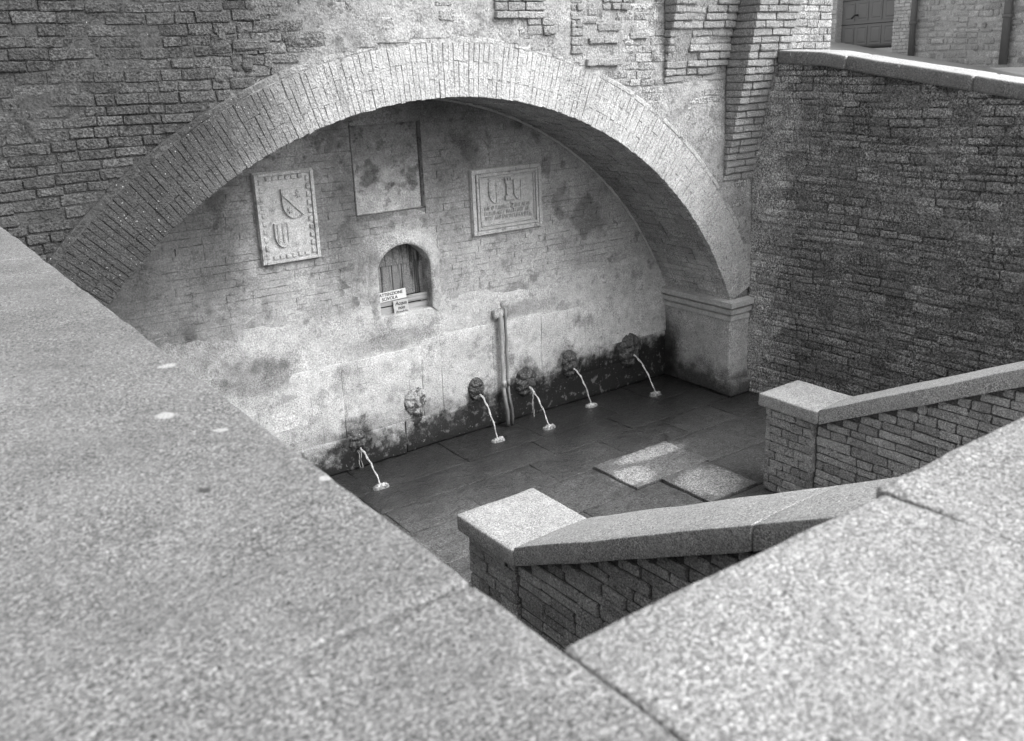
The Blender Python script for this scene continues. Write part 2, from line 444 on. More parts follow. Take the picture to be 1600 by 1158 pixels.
m_wood = stone('weathered_wood', .2, .15, ((6, .2),), stains=(('streak', (60, 60, 3), .52, .12, .45), ('streak', (14, 14, 1.2), .56, .1, .3)), bump=((90, .5, .006),), seed=24.).mat
m_plank = stone('plank_wood', .36, .12, ((6, .2),), stains=(('streak', (3, 3, 70), .52, .12, .6),), bump=((90, .5, .004),), seed=25., grit=None).mat
m_sign = stone('sign_board', .60, 0, ((9, .06), (60, .08)), bump=((90, .2, .002),), rough=.6, seed=26., grit=None).mat
m_sign2 = stone('sign_board_aged', .40, 0, ((9, .12), (60, .12)), bump=((90, .2, .002),), rough=.7, seed=27., grit=None).mat
m_ink = stone('sign_ink', .05, 0, ((20, .2),), bump=(), rough=.7, grit=None).mat
m_pipeL = stone('pipe_pale', .36, 0, ((5, .2), (40, .2)), stains=(('streak', (40, 40, 1.5), .55, .1, .6), ('lin', (0, 0, 1), .45, .15, 9, .1, .35)), bump=((60, .3, .003),), rough=.45, spec=.5, grit=None).mat
m_pipeD = stone('pipe_dark', .22, 0, ((5, .2), (40, .25)), stains=(('streak', (40, 40, 1.5), .55, .1, .5), ('lin', (0, 0, 1), .45, .15, 9, .1, .4)), bump=((60, .4, .004),), rough=.5, spec=.5, grit=None).mat
m_mask = stone('spout_stone', .055, .1, ((6, .3), (40, .4)), dark=((24, .54, .1, .3),), light=((50, .70, .06, .4),), bump=((50, 1, .02),), rough=.4, spec=.5, seed=28.).mat
m_maskw = stone('spout_dry_stone', .30, 0, ((8, .3), (50, .4)), dark=((14, .50, .1, .25),), bump=((50, .9, .012),), seed=29.).mat
m_door = stone('garage_door_paint', .17, 0, ((4, .06),), bump=(), rough=.5, spec=.5, grit=None).mat
m_metal = stone('downpipe_metal', .12, 0, ((4, .1),), bump=(), rough=.45, spec=.5, grit=None).mat
m_hand = stone('door_handle_metal', .04, 0, (), bump=(), rough=.4, grit=None).mat

# paving: dry where a slab stands clear of the water, dark where the film of water covers it
WL = .012
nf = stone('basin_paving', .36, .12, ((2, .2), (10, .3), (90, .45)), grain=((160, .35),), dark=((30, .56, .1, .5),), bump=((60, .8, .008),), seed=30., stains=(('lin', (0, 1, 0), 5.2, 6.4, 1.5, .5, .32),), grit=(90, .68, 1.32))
dry = None
for c, sc3, r in (((5.24, 5.43, 0), (.62, 2.4, 0), .23), ((4.80, 5.18, 0), (1, 1.2, 0), .17), ((5.21, 4.72, 0), (1, 1.1, 0), .255)):
    q = nf.step(nf.wob(nf.wob(nf.dist(c, sc3), 6., .05), 34., .13), r*.8, r*1.25)
    q = nf.math('SUBTRACT', 1., q)
    dry = q if dry is None else nf.math('MAXIMUM', dry, q)
wetv = nf.math('MULTIPLY', nf.v, nf.mix(dry, .48, .95))
nf.t.links.new(wetv, nf.bsdf.inputs['Base Color']); nf.t.links.new(nf.mix(dry, .35, .9), nf.bsdf.inputs['Roughness'])
m_floor = nf.mat

def water_mat():
    n = NT('water'); t = n.t; out = t.nodes['Material Output']; t.nodes.remove(n.bsdf)
    tr = n.new('ShaderNodeBsdfTransparent'); tr.inputs[0].default_value = (.93, .93, .93, 1)
    gl = n.new('ShaderNodeBsdfGlossy'); gl.inputs[0].default_value = (1, 1, 1, 1); gl.inputs['Roughness'].default_value = .07
    b = n.new('ShaderNodeBump'); b.inputs['Strength'].default_value = .8; b.inputs['Distance'].default_value = 1.
    h = n.math('ADD', n.math('MULTIPLY', n.noise(9., 3., .5, None, .6), .02), n.math('MULTIPLY', n.noise(30., 3., .6), .006))
    t.links.new(h, b.inputs['Height']); t.links.new(b.outputs[0], gl.inputs['Normal'])
    fr = n.new('ShaderNodeFresnel'); fr.inputs[0].default_value = 1.33; t.links.new(b.outputs[0], fr.inputs['Normal'])
    mx = n.new('ShaderNodeMixShader'); t.links.new(fr.outputs[0], mx.inputs[0]); t.links.new(tr.outputs[0], mx.inputs[1]); t.links.new(gl.outputs[0], mx.inputs[2])
    t.links.new(mx.outputs[0], out.inputs['Surface']); return n.mat
m_water = water_mat()

def jet_mat(name, dens):
    n = NT(name); t = n.t; out = t.nodes['Material Output']
    n.bsdf.inputs['Base Color'].default_value = (.85, .85, .85, 1); n.bsdf.inputs['Roughness'].default_value = .25
    tr = n.new('ShaderNodeBsdfTransparent'); mx = n.new('ShaderNodeMixShader')
    f = n.math('MULTIPLY_ADD', n.noise(55., 3., .6, n.vmul(n.pos, (1, 1, .25))), 1.1, dens-.55, clamp=True)
    t.links.new(f, mx.inputs[0]); t.links.new(tr.outputs[0], mx.inputs[1]); t.links.new(n.bsdf.outputs[0], mx.inputs[2])
    t.links.new(mx.outputs[0], out.inputs['Surface']); return n.mat
m_jet = jet_mat('jet_water', .42); m_foam = jet_mat('jet_foam', .42); m_trick = jet_mat('trickle_water', .35)

# ------------------------------------------------------------------ dimensions
YF, YB = 6.0, 6.9                     # facade plane, back wall of the niche
XC, ZC, R, RO = 3.688, -.321, 3.40, 3.785
XL, XR = .545, 6.83                   # jambs
XW = 7.097                            # face of the retaining wall
ZT = 5.0
def arch_z(x, rad=R):
    d = rad*rad-(x-XC)**2
    return ZC+math.sqrt(d) if d > 0 else -9

# ------------------------------------------------------------------ setting: floor of the basin, water, streets
fl = thing('basin_floor', (3.9, 3.9, -.2), kind='structure')
mesh_obj('bedding', *box(.5, 7.3, -.2, 7.0, -.2, -.035), stone('bedding_mortar', .09, 0, ((6, .3),), bump=((40, .6, .01),), grit=None).mat, fl)
rows = [(6.9, 6.36), (6.36, 5.97), (5.97, 5.54), (5.54, 5.0), (5.0, 4.45), (4.45, 3.9), (3.9, 3.35), (3.35, 2.8), (2.8, 2.2), (2.2, 1.6), (1.6, 1.0), (1.0, .6)]
rs = random.Random(5)
for ri, (ya, yb) in enumerate(rows):
    xs = [.55]
    fixed = {3: [2.0, 2.75, 3.4, 4.02, 4.66, 5.50, 6.2, 6.7], 4: [1.9, 2.5, 3.3, 4.1, 4.92, 5.46, 6.3, 6.8], 5: [1.7, 2.6, 3.3, 4.1, 4.94, 5.5, 6.3], 2: [1.5, 2.2, 2.9, 3.55, 4.3, 5.1, 5.85, 6.5]}.get(ri)
    if fixed: xs += fixed
    else:
        while xs[-1] < 6.5: xs.append(xs[-1]+rs.uniform(.5, .95))
    xs.append(7.12)
    for xa, xb in zip(xs[:-1], xs[1:]):
        if yb < 3.9 and xa > 2.9 and xb < 5.9: continue
        cx_, cy_ = (xa+xb)/2, (ya+yb)/2
        top = -.008 + rs.uniform(-.002, .002)
        if (ri == 3 and 4.6 < cx_ < 5.5) or (ri == 4 and 4.9 < cx_ < 5.5): top = .018
        hx, hy = (xb-xa)/2-.0025, (ya-yb)/2-.0025
        tx, ty = rs.uniform(-.002, .002), rs.uniform(-.002, .002)
        fn = lambda x, y, z, cx_=cx_, cy_=cy_, top=top, tx=tx, ty=ty: (cx_+x, cy_+y, top-.03+z+tx*x*2+ty*y*2 + (.009*fbm((cx_*3+x*4, cy_*3+y*4, 1.3)) if z > 0 else 0))
        mesh_obj('paving_slab', *rblock(hx, hy, .03, .007, (9, 7, 1), .006, 5., ri*3+cx_, fn), m_floor, fl, True)
wv, wf = sheet((Vector((.55, .7, WL)), Vector((1, 0, 0)), Vector((0, 1, 0)), Vector((0, 0, 1))), 0, 6.54, 0, 6.19, .2, lambda u, v: 0)
tag(mesh_obj('water', wv, wf, m_water), kind='structure')

st = thing('street', (11, 4, 2.6), kind='structure')
sg = lambda x, y: (x, y, 3.33+.135*(y-12.3))
sv = [sg(7.5, -6), sg(7.5, 13), sg(13, -6), sg(13, 15), sg(20, -6), sg(20, 17)]
mesh_obj('road_surface', sv, [(0, 2, 3, 1), (2, 4, 5, 3)], m_street, st)
mesh_obj('terrace_surface', [(-9, -8, 1.65), (3.1, -8, 1.65), (3.1, .25, 1.65), (-9, .25, 1.65), (-9, 6.0, 1.65), (-.02, 6.0, 1.65), (-.02, .25, 1.65)],
         [(0, 1, 2, 6, 3), (3, 6, 5, 4)], m_street, st)
mesh_obj('terrace_surface', [(5.86, -8, 1.65), (7.3, -8, 1.65), (7.3, .1, 1.65), (5.86, .1, 1.65)], [(0, 1, 2, 3)], m_street, st)

# ------------------------------------------------------------------ the arched facade
fac = thing('arched_facade', (3.7, 6.0, 0), 'old brick facade with wide fountain arch and crumbling corbelled upper wall', 'facade')
def fac_off(x, z):
    """local push-out of the wall towards the viewer (corbelled pilasters)"""
    return 0.
XE0, XE1 = -2.2, 8.2
V, F = [], []
ang0 = math.atan2(.978-ZC, XR-XC); ang1 = math.pi-ang0
arc = [(XC+R*math.cos(a), ZC+R*math.sin(a)) for a in [ang0+(ang1-ang0)*i/72 for i in range(73)]]
yc = YF+.014
def quad(a, b, c, d):
    k = len(V); V.extend([a, b, c, d]); F.append((k, k+1, k+2, k+3))
for (xa, za), (xb, zb) in zip(arc[:-1], arc[1:]):
    quad((xb, yc, zb), (xa, yc, za), (xa, yc, ZT), (xb, yc, ZT))
quad((XR, yc, 0), (XW+.3, yc, 0), (XW+.3, yc, ZT), (XR, yc, ZT)); quad((XW+.3, yc, 2.6), (XE1, yc, 2.6), (XE1, yc, ZT), (XW+.3, yc, ZT))
quad((XE0, yc, 0), (XL, yc, 0), (XL, yc, ZT), (XE0, yc, ZT))
quad((XE0, yc, ZT), (XE1, yc, ZT), (XE1, 7.4, ZT), (XE0, 7.4, ZT))
quad((XE1, yc, 2.6), (XE1, 9.5, 2.6), (XE1, 9.5, ZT), (XE1, yc, ZT))
mesh_obj('wall_core', V, F, m_mortar, fac)
V, F = [], []
for (xa, za), (xb, zb) in zip(arc[:-1], arc[1:]):
    q = lambda x, z, y: (x+(x-XC)*.004, y, z+(z-ZC)*.004)
    quad(q(xa, za, yc), q(xb, zb, yc), q(xb, zb, YB+.05), q(xa, za, YB+.05))
quad((XL, yc, 0), (XL, YB+.05, 0), (XL, YB+.05, .98), (XL, yc, .98))
vault = mesh_obj('vault', V, F, m_vaultm, fac)
pls = []; rs = random.Random(21)
na = int(R*(ang1-ang0)/.066)
for i in range(na):
    a = ang0+(ang1-ang0)*(i+.5)/na; da = R*(ang1-ang0)/na
    U = Vector((0, 1, 0)); Yin = Vector((math.cos(a), 0, math.sin(a))); Vd = U.cross(Yin)
    y = YF+.36 if i % 2 else YF+.30
    y = YF+.02
    while y < YB-.02:
        L = rs.choice((.12, .25, .25, .28)) if y > YF+.05 else rs.choice((.12, .25))
        if YB-(y+L) < .08: L = YB-y
        p = Vector((XC, y+L/2, ZC)) + Yin*(R+rs.uniform(-.004, .003))
        pls.append((place_m(p, U, Yin, -(U.cross(Yin))*-1), L-.008, da-.006)); y += L
emit(vault, pls, m_vault, D=.03, r=.005, keep=230)
# ring of the arch
ring = mesh_obj('arch_ring', *(lambda A: ([(XC+rr*math.cos(a), YF-.006 if 1 else 0, ZC+rr*math.sin(a)) for a in A for rr in (R+.004, RO-.005)],
        [(2*i, 2*i+1, 2*i+3, 2*i+2) for i in range(len(A)-1)]))([ang0+(ang1-ang0)*i/90 for i in range(91)]), m_vmort, fac)
pls = []; rs = random.Random(3)
nv_ = int((R+.19)*(ang1-ang0)/.043)
for i in range(nv_):
    a = ang0+(ang1-ang0)*(i+.5)/nv_
    U = Vector((math.cos(a), 0, math.sin(a))); Yi = Vector((0, 1, 0)); Vd = U.cross(Yi)
    splits = (.255, .13) if i % 2 else (.13, .255)
    if rs.random() < .12: splits = (.13, .125, .13)
    rr = R
    for s in splits:
        th = (rr+s/2)*(ang1-ang0)/nv_
        p = Vector((XC, YF-.014+rs.uniform(-.003, .004), ZC)) + U*(rr+s/2+rs.uniform(-.003, .003))
        pls.append((place_m(p, U, Yi, Vd, rs.uniform(-.01, .01)), s-.004, th-.003)); rr += s
emit(ring, pls, m_vous, name='voussoir', D=.06, r=.003, keep=300)
# thin hood course following the ring
hood = mesh_obj('hood_course', *(lambda A: ([(XC+rr*math.cos(a), YF-yy, ZC+rr*math.sin(a)) for a in A for rr, yy in ((RO-.004, -.02), (RO-.004, .008), (RO+.045, .008), (RO+.05, -.02))],
        [(4*i+k, 4*i+k+1, 4*i+k+5, 4*i+k+4) for i in range(len(A)-1) for k in range(3)]))([.40+(2.66-.40)*i/90 for i in range(91)]), m_render, fac)
pls = []; a = .42
while a < 2.64:
    L = rs.uniform(.12, .27); da = L/(RO+.03); am = a+da/2
    Yi = Vector((0, 1, 0)); Vd = Vector((math.cos(am), 0, math.sin(am))); U = Yi.cross(Vd)
    p = Vector((XC, YF-.012+rs.uniform(-.004, .004), ZC)) + Vd*(RO+.024+rs.uniform(-.004, .004))
    if rs.random() > .22: pls.append((place_m(p, U, Yi, Vd, rs.uniform(-.02, .02)), L-.008, .044))
    a += da
emit(hood, pls, m_vous, D=.05, r=.008, keep=80)

# brickwork of the facade
FU, FV, FN = wall_frame((0, -1, 0))
FR = (Vector((0, YF, 0)), FU, FV, FN)
def fac_iv(v):
    out = []
    ro = RO+.055
    if v < .98: seg = [(XE0, XL)]
    else:
        d = ro*ro-(v-ZC)**2
        if d > 0:
            h = math.sqrt(d); seg = [(XE0, min(XC-h, 3)), (XC+h, XW+.02)]
        else: seg = [(XE0, XW+.02)]
        if v > 2.75: seg[-1] = (seg[-1][0], XE1)
    return seg
def fac_skip(u, v, rnd):
    if 5.9 < u < 6.7 and v > 3.0: return True            # pilasters stand there
    if 6.68 < u < 7.3 and v > 2.1: return True
    if u < XL+.1 and v < 2.2: return True                # behind the parapet
    if 2.2 < u < 5.9: return rnd.random() < .12          # fallen out, mortar shows
    return rnd.random() < .03
pls = lay(FR, 1.0, ZT-.5, .0635, fac_iv, (.11, .26), .009, .006, random.Random(8), hvar=.14, skip=fac_skip, wob=.05)
emit(fac, pls, m_brick, D=.05, r=.006, keep=300)
# worn render and mortar that half buries the bricks
def ren_d(u, v):
    f = fbm((u*1.3, v*1.9, 7.7), 4)
    cov = -.011 + .026*smooth(1.9, 3.1, u-.35*(v-2.5)) - .010*smooth(5.0, 5.7, u) - .012*smooth(5.2, 5.9, u)*smooth(2.6, 2.9, v)
    return cov + .034*f + .009*fbm((u*13, v*13, 2.), 3)
rv, rf = sheet(FR, .3, 7.12, 1.0, 4.2, .026, ren_d,
               lambda u, v: math.hypot(u-XC, v-ZC) > RO+.03 and (v > 2.0 or u > 5) and not (5.93 < u < 6.67 and v > 3.12) and not (6.7 < u and v > 2.22))
mesh_obj('worn_render', rv, rf, m_render, fac, True)
rs = random.Random(90)
emit(fac, lay((FR[0], FU, FV, FN), 3.25, 4.1, .085, lambda v: [(2.0, 5.85)], (.08, .3), .012, .012, rs, sink=-.008, hvar=.4, wob=.12,
              skip=lambda u, v, r_: r_.random() < .55 or math.hypot(u-XC, v-ZC) < RO+.12), m_brick, name='rubble_stone', D=.05, r=.016, keep=150)
# broken projecting brick clusters at the top of the wall
rs = random.Random(14)
for (x0, x1, z0, z1, pr) in ((4.15, 4.62, 3.62, 4.0, .07), (4.45, 4.72, 3.5, 3.62, .06), (4.87, 5.0, 3.35, 4.1, .06), (5.02, 5.4, 3.25, 3.33, .06), (5.05, 5.38, 3.42, 3.5, .05),
                             (5.15, 5.4, 3.52, 3.6, .05), (4.95, 5.15, 3.58, 3.66, .05), (5.2, 5.5, 3.68, 3.76, .06), (5.5, 5.72, 3.45, 3.52, .05)):
    fr = (FR[0]+FN*pr*.6, FU, FV, FN)
    emit(fac, lay(fr, z0, z1, .062, lambda v: [(x0, x1)], (.11, .25), .009, .012, rs), m_pil, D=.09, r=.008, keep=40)

# corbelled pilasters
def pilaster(xl, xr, zb, k, zt, seed, rough):
    t = mesh_obj('pilaster', *join([([(xl+.02, YF+.02, zb), (xr-.02, YF+.02, zb), (xl+.02, YF-k*(zt-zb)+.015, zt), (xr-.02, YF-k*(zt-zb)+.015, zt),
             (xl+.02, YF+.02, zt), (xr-.02, YF+.02, zt)], [(0, 1, 3, 2), (0, 2, 4), (1, 5, 3), (2, 3, 5, 4)])]), m_mortar, fac)
    rs = random.Random(seed); z = zb; pls = []; row = 0
    while z < zt:
        h = .064*rs.uniform(.95, 1.05); y = YF - k*(z-zb) - .012
        u = xl
        while u < xr-.03:
            L = rs.choice((.24, .25, .13, .26)) if not (u == xl and row % 2) else .13
            if xr-(u+L) < .07: L = xr-u
            er = 0.
            if rough:
                e = fbm((u*3.1, z*3.1, 5.), 3); er = .05*smooth(-.05, .35, e) if u < xl+.55 else .0
                if rs.random() < .04: er += .05
            p = Vector((u+L/2, y+er+rs.uniform(-.006, .006), z+h/2))
            pls.append((place_m(p, FU, -FN, FV, rs.uniform(-.015, .015)), L-.01, h-.009)); u += L
        # side face (towards the left)
        dep = k*(z-zb)
        if dep > .05:
            p = Vector((xl, y+.012+dep/2, z+h/2)); pls.append((place_m(p, *(lambda U, Vv, n: (U, -n, Vv))(*wall_frame((-1, 0, 0)))), dep-.01, h-.009))
        z += h; row += 1
    emit(t, pls, m_pil, D=.07, r=.009, keep=150)
pilaster(5.91, 6.69, 3.08, .22, 4.7, 4, True)
pilaster(6.69, 7.27, 2.16, .232, 4.7, 6, False)
# plain light wall right of the pilaster is part of the brick field above

# impost moulding and pier of the right jamb
prof = [(0, .79), (.028, .79), (.03, .832), (.012, .84), (.05, .862), (.052, .905), (.03, .912), (.078, .935), (.08, .985), (0, 1.0)]
def sweep(xend):
    V, F = [], []
    for (o, z) in prof:
        V += [(XR-o, YB-.005, z), (XR-o, YF-.02-o, z), (xend, YF-.02-o, z), (xend+.0, YF+.05, z)]
    for i in range(len(prof)-1):
        for k in range(3): F.append((4*i+k, 4*i+k+1, 4*i+k+5, 4*i+k+4))
    return V, F
pier = mesh_obj('pier', *join([rblock(.15, .47, .4, .02, (5, 12, 12), .008, 4., 3., lambda x, y, z: (6.975+x, YF+.47+y-.022, .395+z))]), m_pier, fac, True)
mesh_obj('impost', *sweep(7.075), m_imp, fac)
mesh_obj('pier_foot', *rblock(.15, .12, .085, .02, (4, 3, 3), .012, 7., 8., lambda x, y, z: (6.965+x, YF+.05+y, .075+z)), m_pier, fac, True)

# ------------------------------------------------------------------ back wall of the fountain niche
bw_ = thing('niche_back_wall', (3.7, 6.9, 0), 'stained brick and plaster wall at the back of the arched fountain', 'wall')
BU, BV, BN = FU, FV, FN
BFr = (Vector((0, YB, 0)), BU, BV, BN)
PX0, PX1, PZ0, PZ1 = 3.337, 3.985, 2.16, 2.88          # shallow recessed panel
NX0, NX1, NZ0, NZS, NZT = 3.475, 3.985, 1.28, 1.70, 1.875   # small arched hatch niche
ncx, nhw = (NX0+NX1)/2, (NX1-NX0)/2
nrad = (nhw**2+(NZT-NZS)**2)/(2*(NZT-NZS)); ncz = NZT-nrad
def niche_top(x):
    return ncz+math.sqrt(max(0, nrad**2-(x-ncx)**2))
def in_niche(u, v, g=0.):
    return NX0-g < u < NX1+g and NZ0-g < v < (niche_top(min(max(u, NX0), NX1))+g)
def in_panel(u, v, g=0.):
    return PX0-g < u < PX1+g and PZ0-g < v < PZ1+g
# core with the two openings
cu, cv = sheet((BFr[0]-BN*.008, BU, BV, BN), .4, 7.0, 0, 3.4, .05, lambda u, v: 0, lambda u, v: not in_niche(u, v, .02) and not in_panel(u, v, .0))
mesh_obj('wall_core', cu, cv, m_bmort, bw_)
m_fade = stone('faded_panel_plaster', .36, 0, ((2.5, .3), (11, .35), (70, .4)), dark=((4, .53, .08, .55), (9, .55, .08, .6), (30, .6, .1, .7)), stains=(('lin', (0, 0, 1), 2.2, 2.7, 4., .25, .6),), bump=((30, .8, .015), (90, 1, .005)), grit=(85, .82, 1.15), seed=44.).mat
mesh_obj('panel_recess', *join([sheet((BFr[0]-BN*.03, BU, BV, BN), PX0-.06, PX1-.02, PZ0-.06, PZ1+.06, .03, lambda u, v: .006*fbm((u*4, v*4, 1), 3)),
        ([(PX1-.02, YB+.05, PZ0-.06), (PX1-.02, YB+.25, PZ0-.06), (PX1-.02, YB+.25, PZ1+.06), (PX1-.02, YB+.05, PZ1+.06)], [(3, 2, 1, 0)]),
        ([(PX1-.021, YB+.25, PZ0-.06), (PX1+.01, YB+.25, PZ0-.06), (PX1+.01, YB+.25, PZ1+.06), (PX1-.021, YB+.25, PZ1+.06)], [(0, 1, 2, 3)]),
        ([(PX1, YB-.006, PZ0), (PX1, YB+.26, PZ0), (PX1, YB+.26, PZ1), (PX1, YB-.006, PZ1)], [(0, 1, 2, 3)]),
        ([(PX0, YB-.004, PZ0), (PX0, YB+.07, PZ0), (PX0, YB+.07, PZ1), (PX0, YB-.004, PZ1)], [(3, 2, 1, 0)]),
        ([(PX0, YB-.004, PZ0), (PX1, YB-.004, PZ0), (PX1, YB+.07, PZ0), (PX0, YB+.07, PZ0)], [(0, 1, 2, 3)])]), m_fade, bw_)
def back_iv(v):
    d = (R+.03)**2-(v-ZC)**2; h = math.sqrt(max(d, 0)); a, b = max(XC-h, .5), min(XC+h, XR)
    cuts = []
    if PZ0-.03 < v < PZ1+.03: cuts.append((PX0-.004, PX1+.004))
    if NZ0-.1 < v < NZT+.12: cuts.append((NX0-.1, NX1+.1))
    seg = []
    for c0, c1 in cuts: seg.append((a, c0)); a = c1
    seg.append((a, b)); return seg
pls = lay(BFr, 1.17, 3.1, .058, back_iv, (.2, .30), .003, .0006, random.Random(17), hvar=.06, wob=.0, skip=lambda u, v, r_: u < .9)
emit(bw_, pls, m_bback, D=.03, r=.0015, keep=300)
def pl_d(u, v):
    f = fbm((u*1.7, v*2.3, 3.3), 4)
    c = -.014
    c += .026*(1-smooth(1.15, 1.45, v))                                            # lower wall
    c += .016*(1-smooth(.34, .62, math.hypot((u-3.75)*1.0, (v-1.62)*.95)))         # around the hatch
    c += .020*(1-smooth(.1, .4, abs(u-3.66)+max(0, 2.15-v)*3))*smooth(2.2, 2.9, v) # above the panel
    c += .012*smooth(5.6, 6.6, u) + .010*(1-smooth(.5, 1.2, math.hypot(u-2.2, v-1.5)))
    return c+.022*f+.003*fbm((u*15, v*15, 1.), 2)
rv, rf = sheet(BFr, .5, 6.84, .5, 3.1, .025, pl_d, lambda u, v: not in_niche(u, v, .035) and not in_panel(u, v) and math.hypot(u-XC, v-ZC) < R+.02)
mesh_obj('plaster_coat', rv, rf, m_plast, bw_, True)
# thick plaster collar round the hatch niche, reveal and sill
V, F = [], []
prev = []
outl = [(NX0, NZ0)] + [(NX0, NZ0+(niche_top(NX0)-NZ0)*i/6) for i in range(1, 6)]
outl += [(NX0+(NX1-NX0)*i/14, niche_top(NX0+(NX1-NX0)*i/14)) for i in range(15)]
outl += [(NX1, NZ0+(niche_top(NX1)-NZ0)*i/6) for i in range(5, 0, -1)] + [(NX1, NZ0)]
n_ = len(outl)
rings = []
for (sc_, dy) in ((1.5, .012), (1.3, -.018), (1.12, -.03), (1.01, -.03), (.99, -.018), (.97, .17)):
    rg = []
    for (x, z) in outl:
        cx0, cz0 = ncx, 1.56
        jx = 1+.2*fbm((x*4, z*4, sc_*.6)) if sc_ > 1.2 else 1
        rg.append((cx0+(x-cx0)*sc_*jx, YB+dy+.006*fbm((x*9, z*9, sc_)), max(cz0+(z-cz0)*(sc_ if sc_ < 1 else 1+(sc_-1)*.8)*jx, NZ0-.02 if sc_ < 1.1 else 1.2)))
    rings.append(rg)
V = [p for rg in rings for p in rg]
F = [(k*n_+i, k*n_+i+1, (k+1)*n_+i+1, (k+1)*n_+i) for k in range(len(rings)-1) for i in range(n_-1)]
mesh_obj('niche_surround', V, F, m_plast, bw_, True)
mesh_obj('sill', *rblock((NX1-NX0)/2+.05, .115, .03, .012, (6, 3, 1), .005, 8., 2., lambda x, y, z: (ncx+x, YB+.095+y, NZ0-.034+z)), m_plast, bw_, True)
# stone panels of the dado
js = [.6, 1.4, 2.25, 3.06, 3.83, 4.035, 4.60, 5.17, 5.72, 5.90, 6.50, 6.84]
rs = random.Random(2)
for a, b in zip(js[:-1], js[1:]):
    zt = {2: .96, 3: .95, 4: 1.0}.get(js.index(a), rs.uniform(.95, 1.03))
    fn = lambda x, y, z, a=a, b=b, zt=zt: ((a+b)/2+x, YB+.012+y, .285+(zt-.285)/2+z)
    mesh_obj('dado_slab', *rblock((b-a)/2-.0015, .03, (zt-.285)/2, .004, (8, 1, 8), .004, 5., a*3, fn), m_panel, bw_, True)
js = [.6, 2.0, 3.62, 5.05, 6.84]
for a, b in zip(js[:-1], js[1:]):
    fn = lambda x, y, z, a=a, b=b: ((a+b)/2+x, YB+.033-.03*smooth(4.0, 3.4, (a+b)/2+x)+y, .145+z)
    mesh_obj('plinth_stone', *rblock((b-a)/2-.001, .045, .15+rs.uniform(-.006, .01), .012, (10, 2, 6), .012, 6., a*5, fn, amp2=.009, sc2=22.), m_panel, bw_, True)
mesh_obj('plaster_fillet', *tube([(XC+(R+.0)*math.cos(a), YB-.004, ZC+(R+.0)*math.sin(a)) for a in [ang0+(ang1-ang0)*i/60 for i in range(61)]], 0.016, 6), m_imp, bw_, True)

# carved plaques
def gl(u, v, du, dv, h, base_y):      # raised strip
    return rblock(du, .01+h/2, dv, .004, (1, 1, 1), 0, 1, 0, lambda x, y, z: (u+x, base_y-h/2+.005+y, v+z), simple=True)
def ribbon(pts, wd, h, y0):
    V, F = [], []
    P = [Vector((p[0], 0, p[1])) for p in pts]
    for i, p in enumerate(P):
        t = (P[min(i+1, len(P)-1)]-P[max(i-1, 0)]).normalized(); nn = Vector((t.z, 0, -t.x))
        for s, yy in ((-1, y0+.01), (-1, y0-h), (1, y0-h), (1, y0+.01)):
            q = p+nn*wd/2*s; V.append((q.x, yy, q.z))
    for i in range(len(P)-1):
        for k in range(3): F.append((4*i+k, 4*i+k+1, 4*i+k+5, 4*i+k+4))
    F += [(0, 1, 2, 3), (4*len(P)-1, 4*len(P)-2, 4*len(P)-3, 4*len(P)-4)]
    return V, F
def shield_pts(cx, top, wd, ht):
    pts = [(cx-wd/2, top), (cx-wd/2, top-ht*.5)]
    for i in range(1, 9):
        a = math.pi+math.pi*i/8/1.0
        pts.append((cx+wd/2*math.cos(a), top-ht*.5+ht*.5*math.sin(a)))
    pts.append((cx+wd/2, top)); return pts
def shield_body(cx, top, wd, ht, y0, h):
    pts = shield_pts(cx, top, wd, ht); n = len(pts)
    V = [(x, y0-h, z) for x, z in pts] + [(cx+(x-cx)*1.03, y0+.01, z) for x, z in pts]
    F = [tuple(range(n))] + [(i, (i+1) % n, n+(i+1) % n, n+i)[::-1] for i in range(n)]
    return V, F
def star(cx, cz, r, y0, h):
    V, F = [], []
    parts = []
    for k in range(6):
        a = k*math.pi/3+.3
        parts.append(ribbon([(cx, cz), (cx+r*math.cos(a), cz+r*math.sin(a))], .009, h, y0-.0005*k))
    return join(parts)

pA = thing('heraldic_plaque', (2.738, 6.88, 1.875), 'tall pale stone plaque with two carved shields and scalloped border', 'plaque')
mesh_obj('slab', *rblock(.244, .03, .355, .006, (3, 1, 3), .003, 6., 4., lambda x, y, z: (2.738+x, YB+.004+y, 2.23+z)), m_plaque, pA)
y0 = YB-.026
mesh_obj('border', *join([gl(2.738+s*.226, 2.23, .014, .345, .016, y0) for s in (-1, 1)] + [gl(2.738, 2.23+s*.337, .21, .012, .016, y0) for s in (-1, 1)]), m_plaque, pA)
sc_ = []
for k in range(10):
    z = 1.945+k*.063
    for s in (-1, 1): sc_.append(rblock(.017, .012, .02, .008, (1, 1, 1), .004, 30, k+s, lambda x, y, z_, s=s, z=z: (2.738+s*.19+x, y0-.004+y, z+z_)))
for k in range(6):
    for s in (-1, 1): sc_.append(rblock(.02, .012, .016, .008, (1, 1, 1), .004, 30, k*3+s, lambda x, y, z_, s=s, k=k: (2.61+k*.052+x, y0-.004+y, 2.23+s*.302+z_)))
for q_ in sc_: mesh_obj('scallop', *q_, m_plaque, pA)
o = mesh_obj('shield', *shield_body(2.795, 2.445, .185, .23, y0, .022), m_plaque, pA)
mesh_obj('charge', *join([ribbon([(2.705, 2.405), (2.83, 2.27), (2.868, 2.235)], .008, .012, y0-.022), star(2.835, 2.395, .026, y0-.022, .008), star(2.755, 2.28, .026, y0-.022, .008)]), m_plaqd, o)
o = mesh_obj('shield', *shield_body(2.685, 2.19, .135, .19, y0, .022), m_plaque, pA)
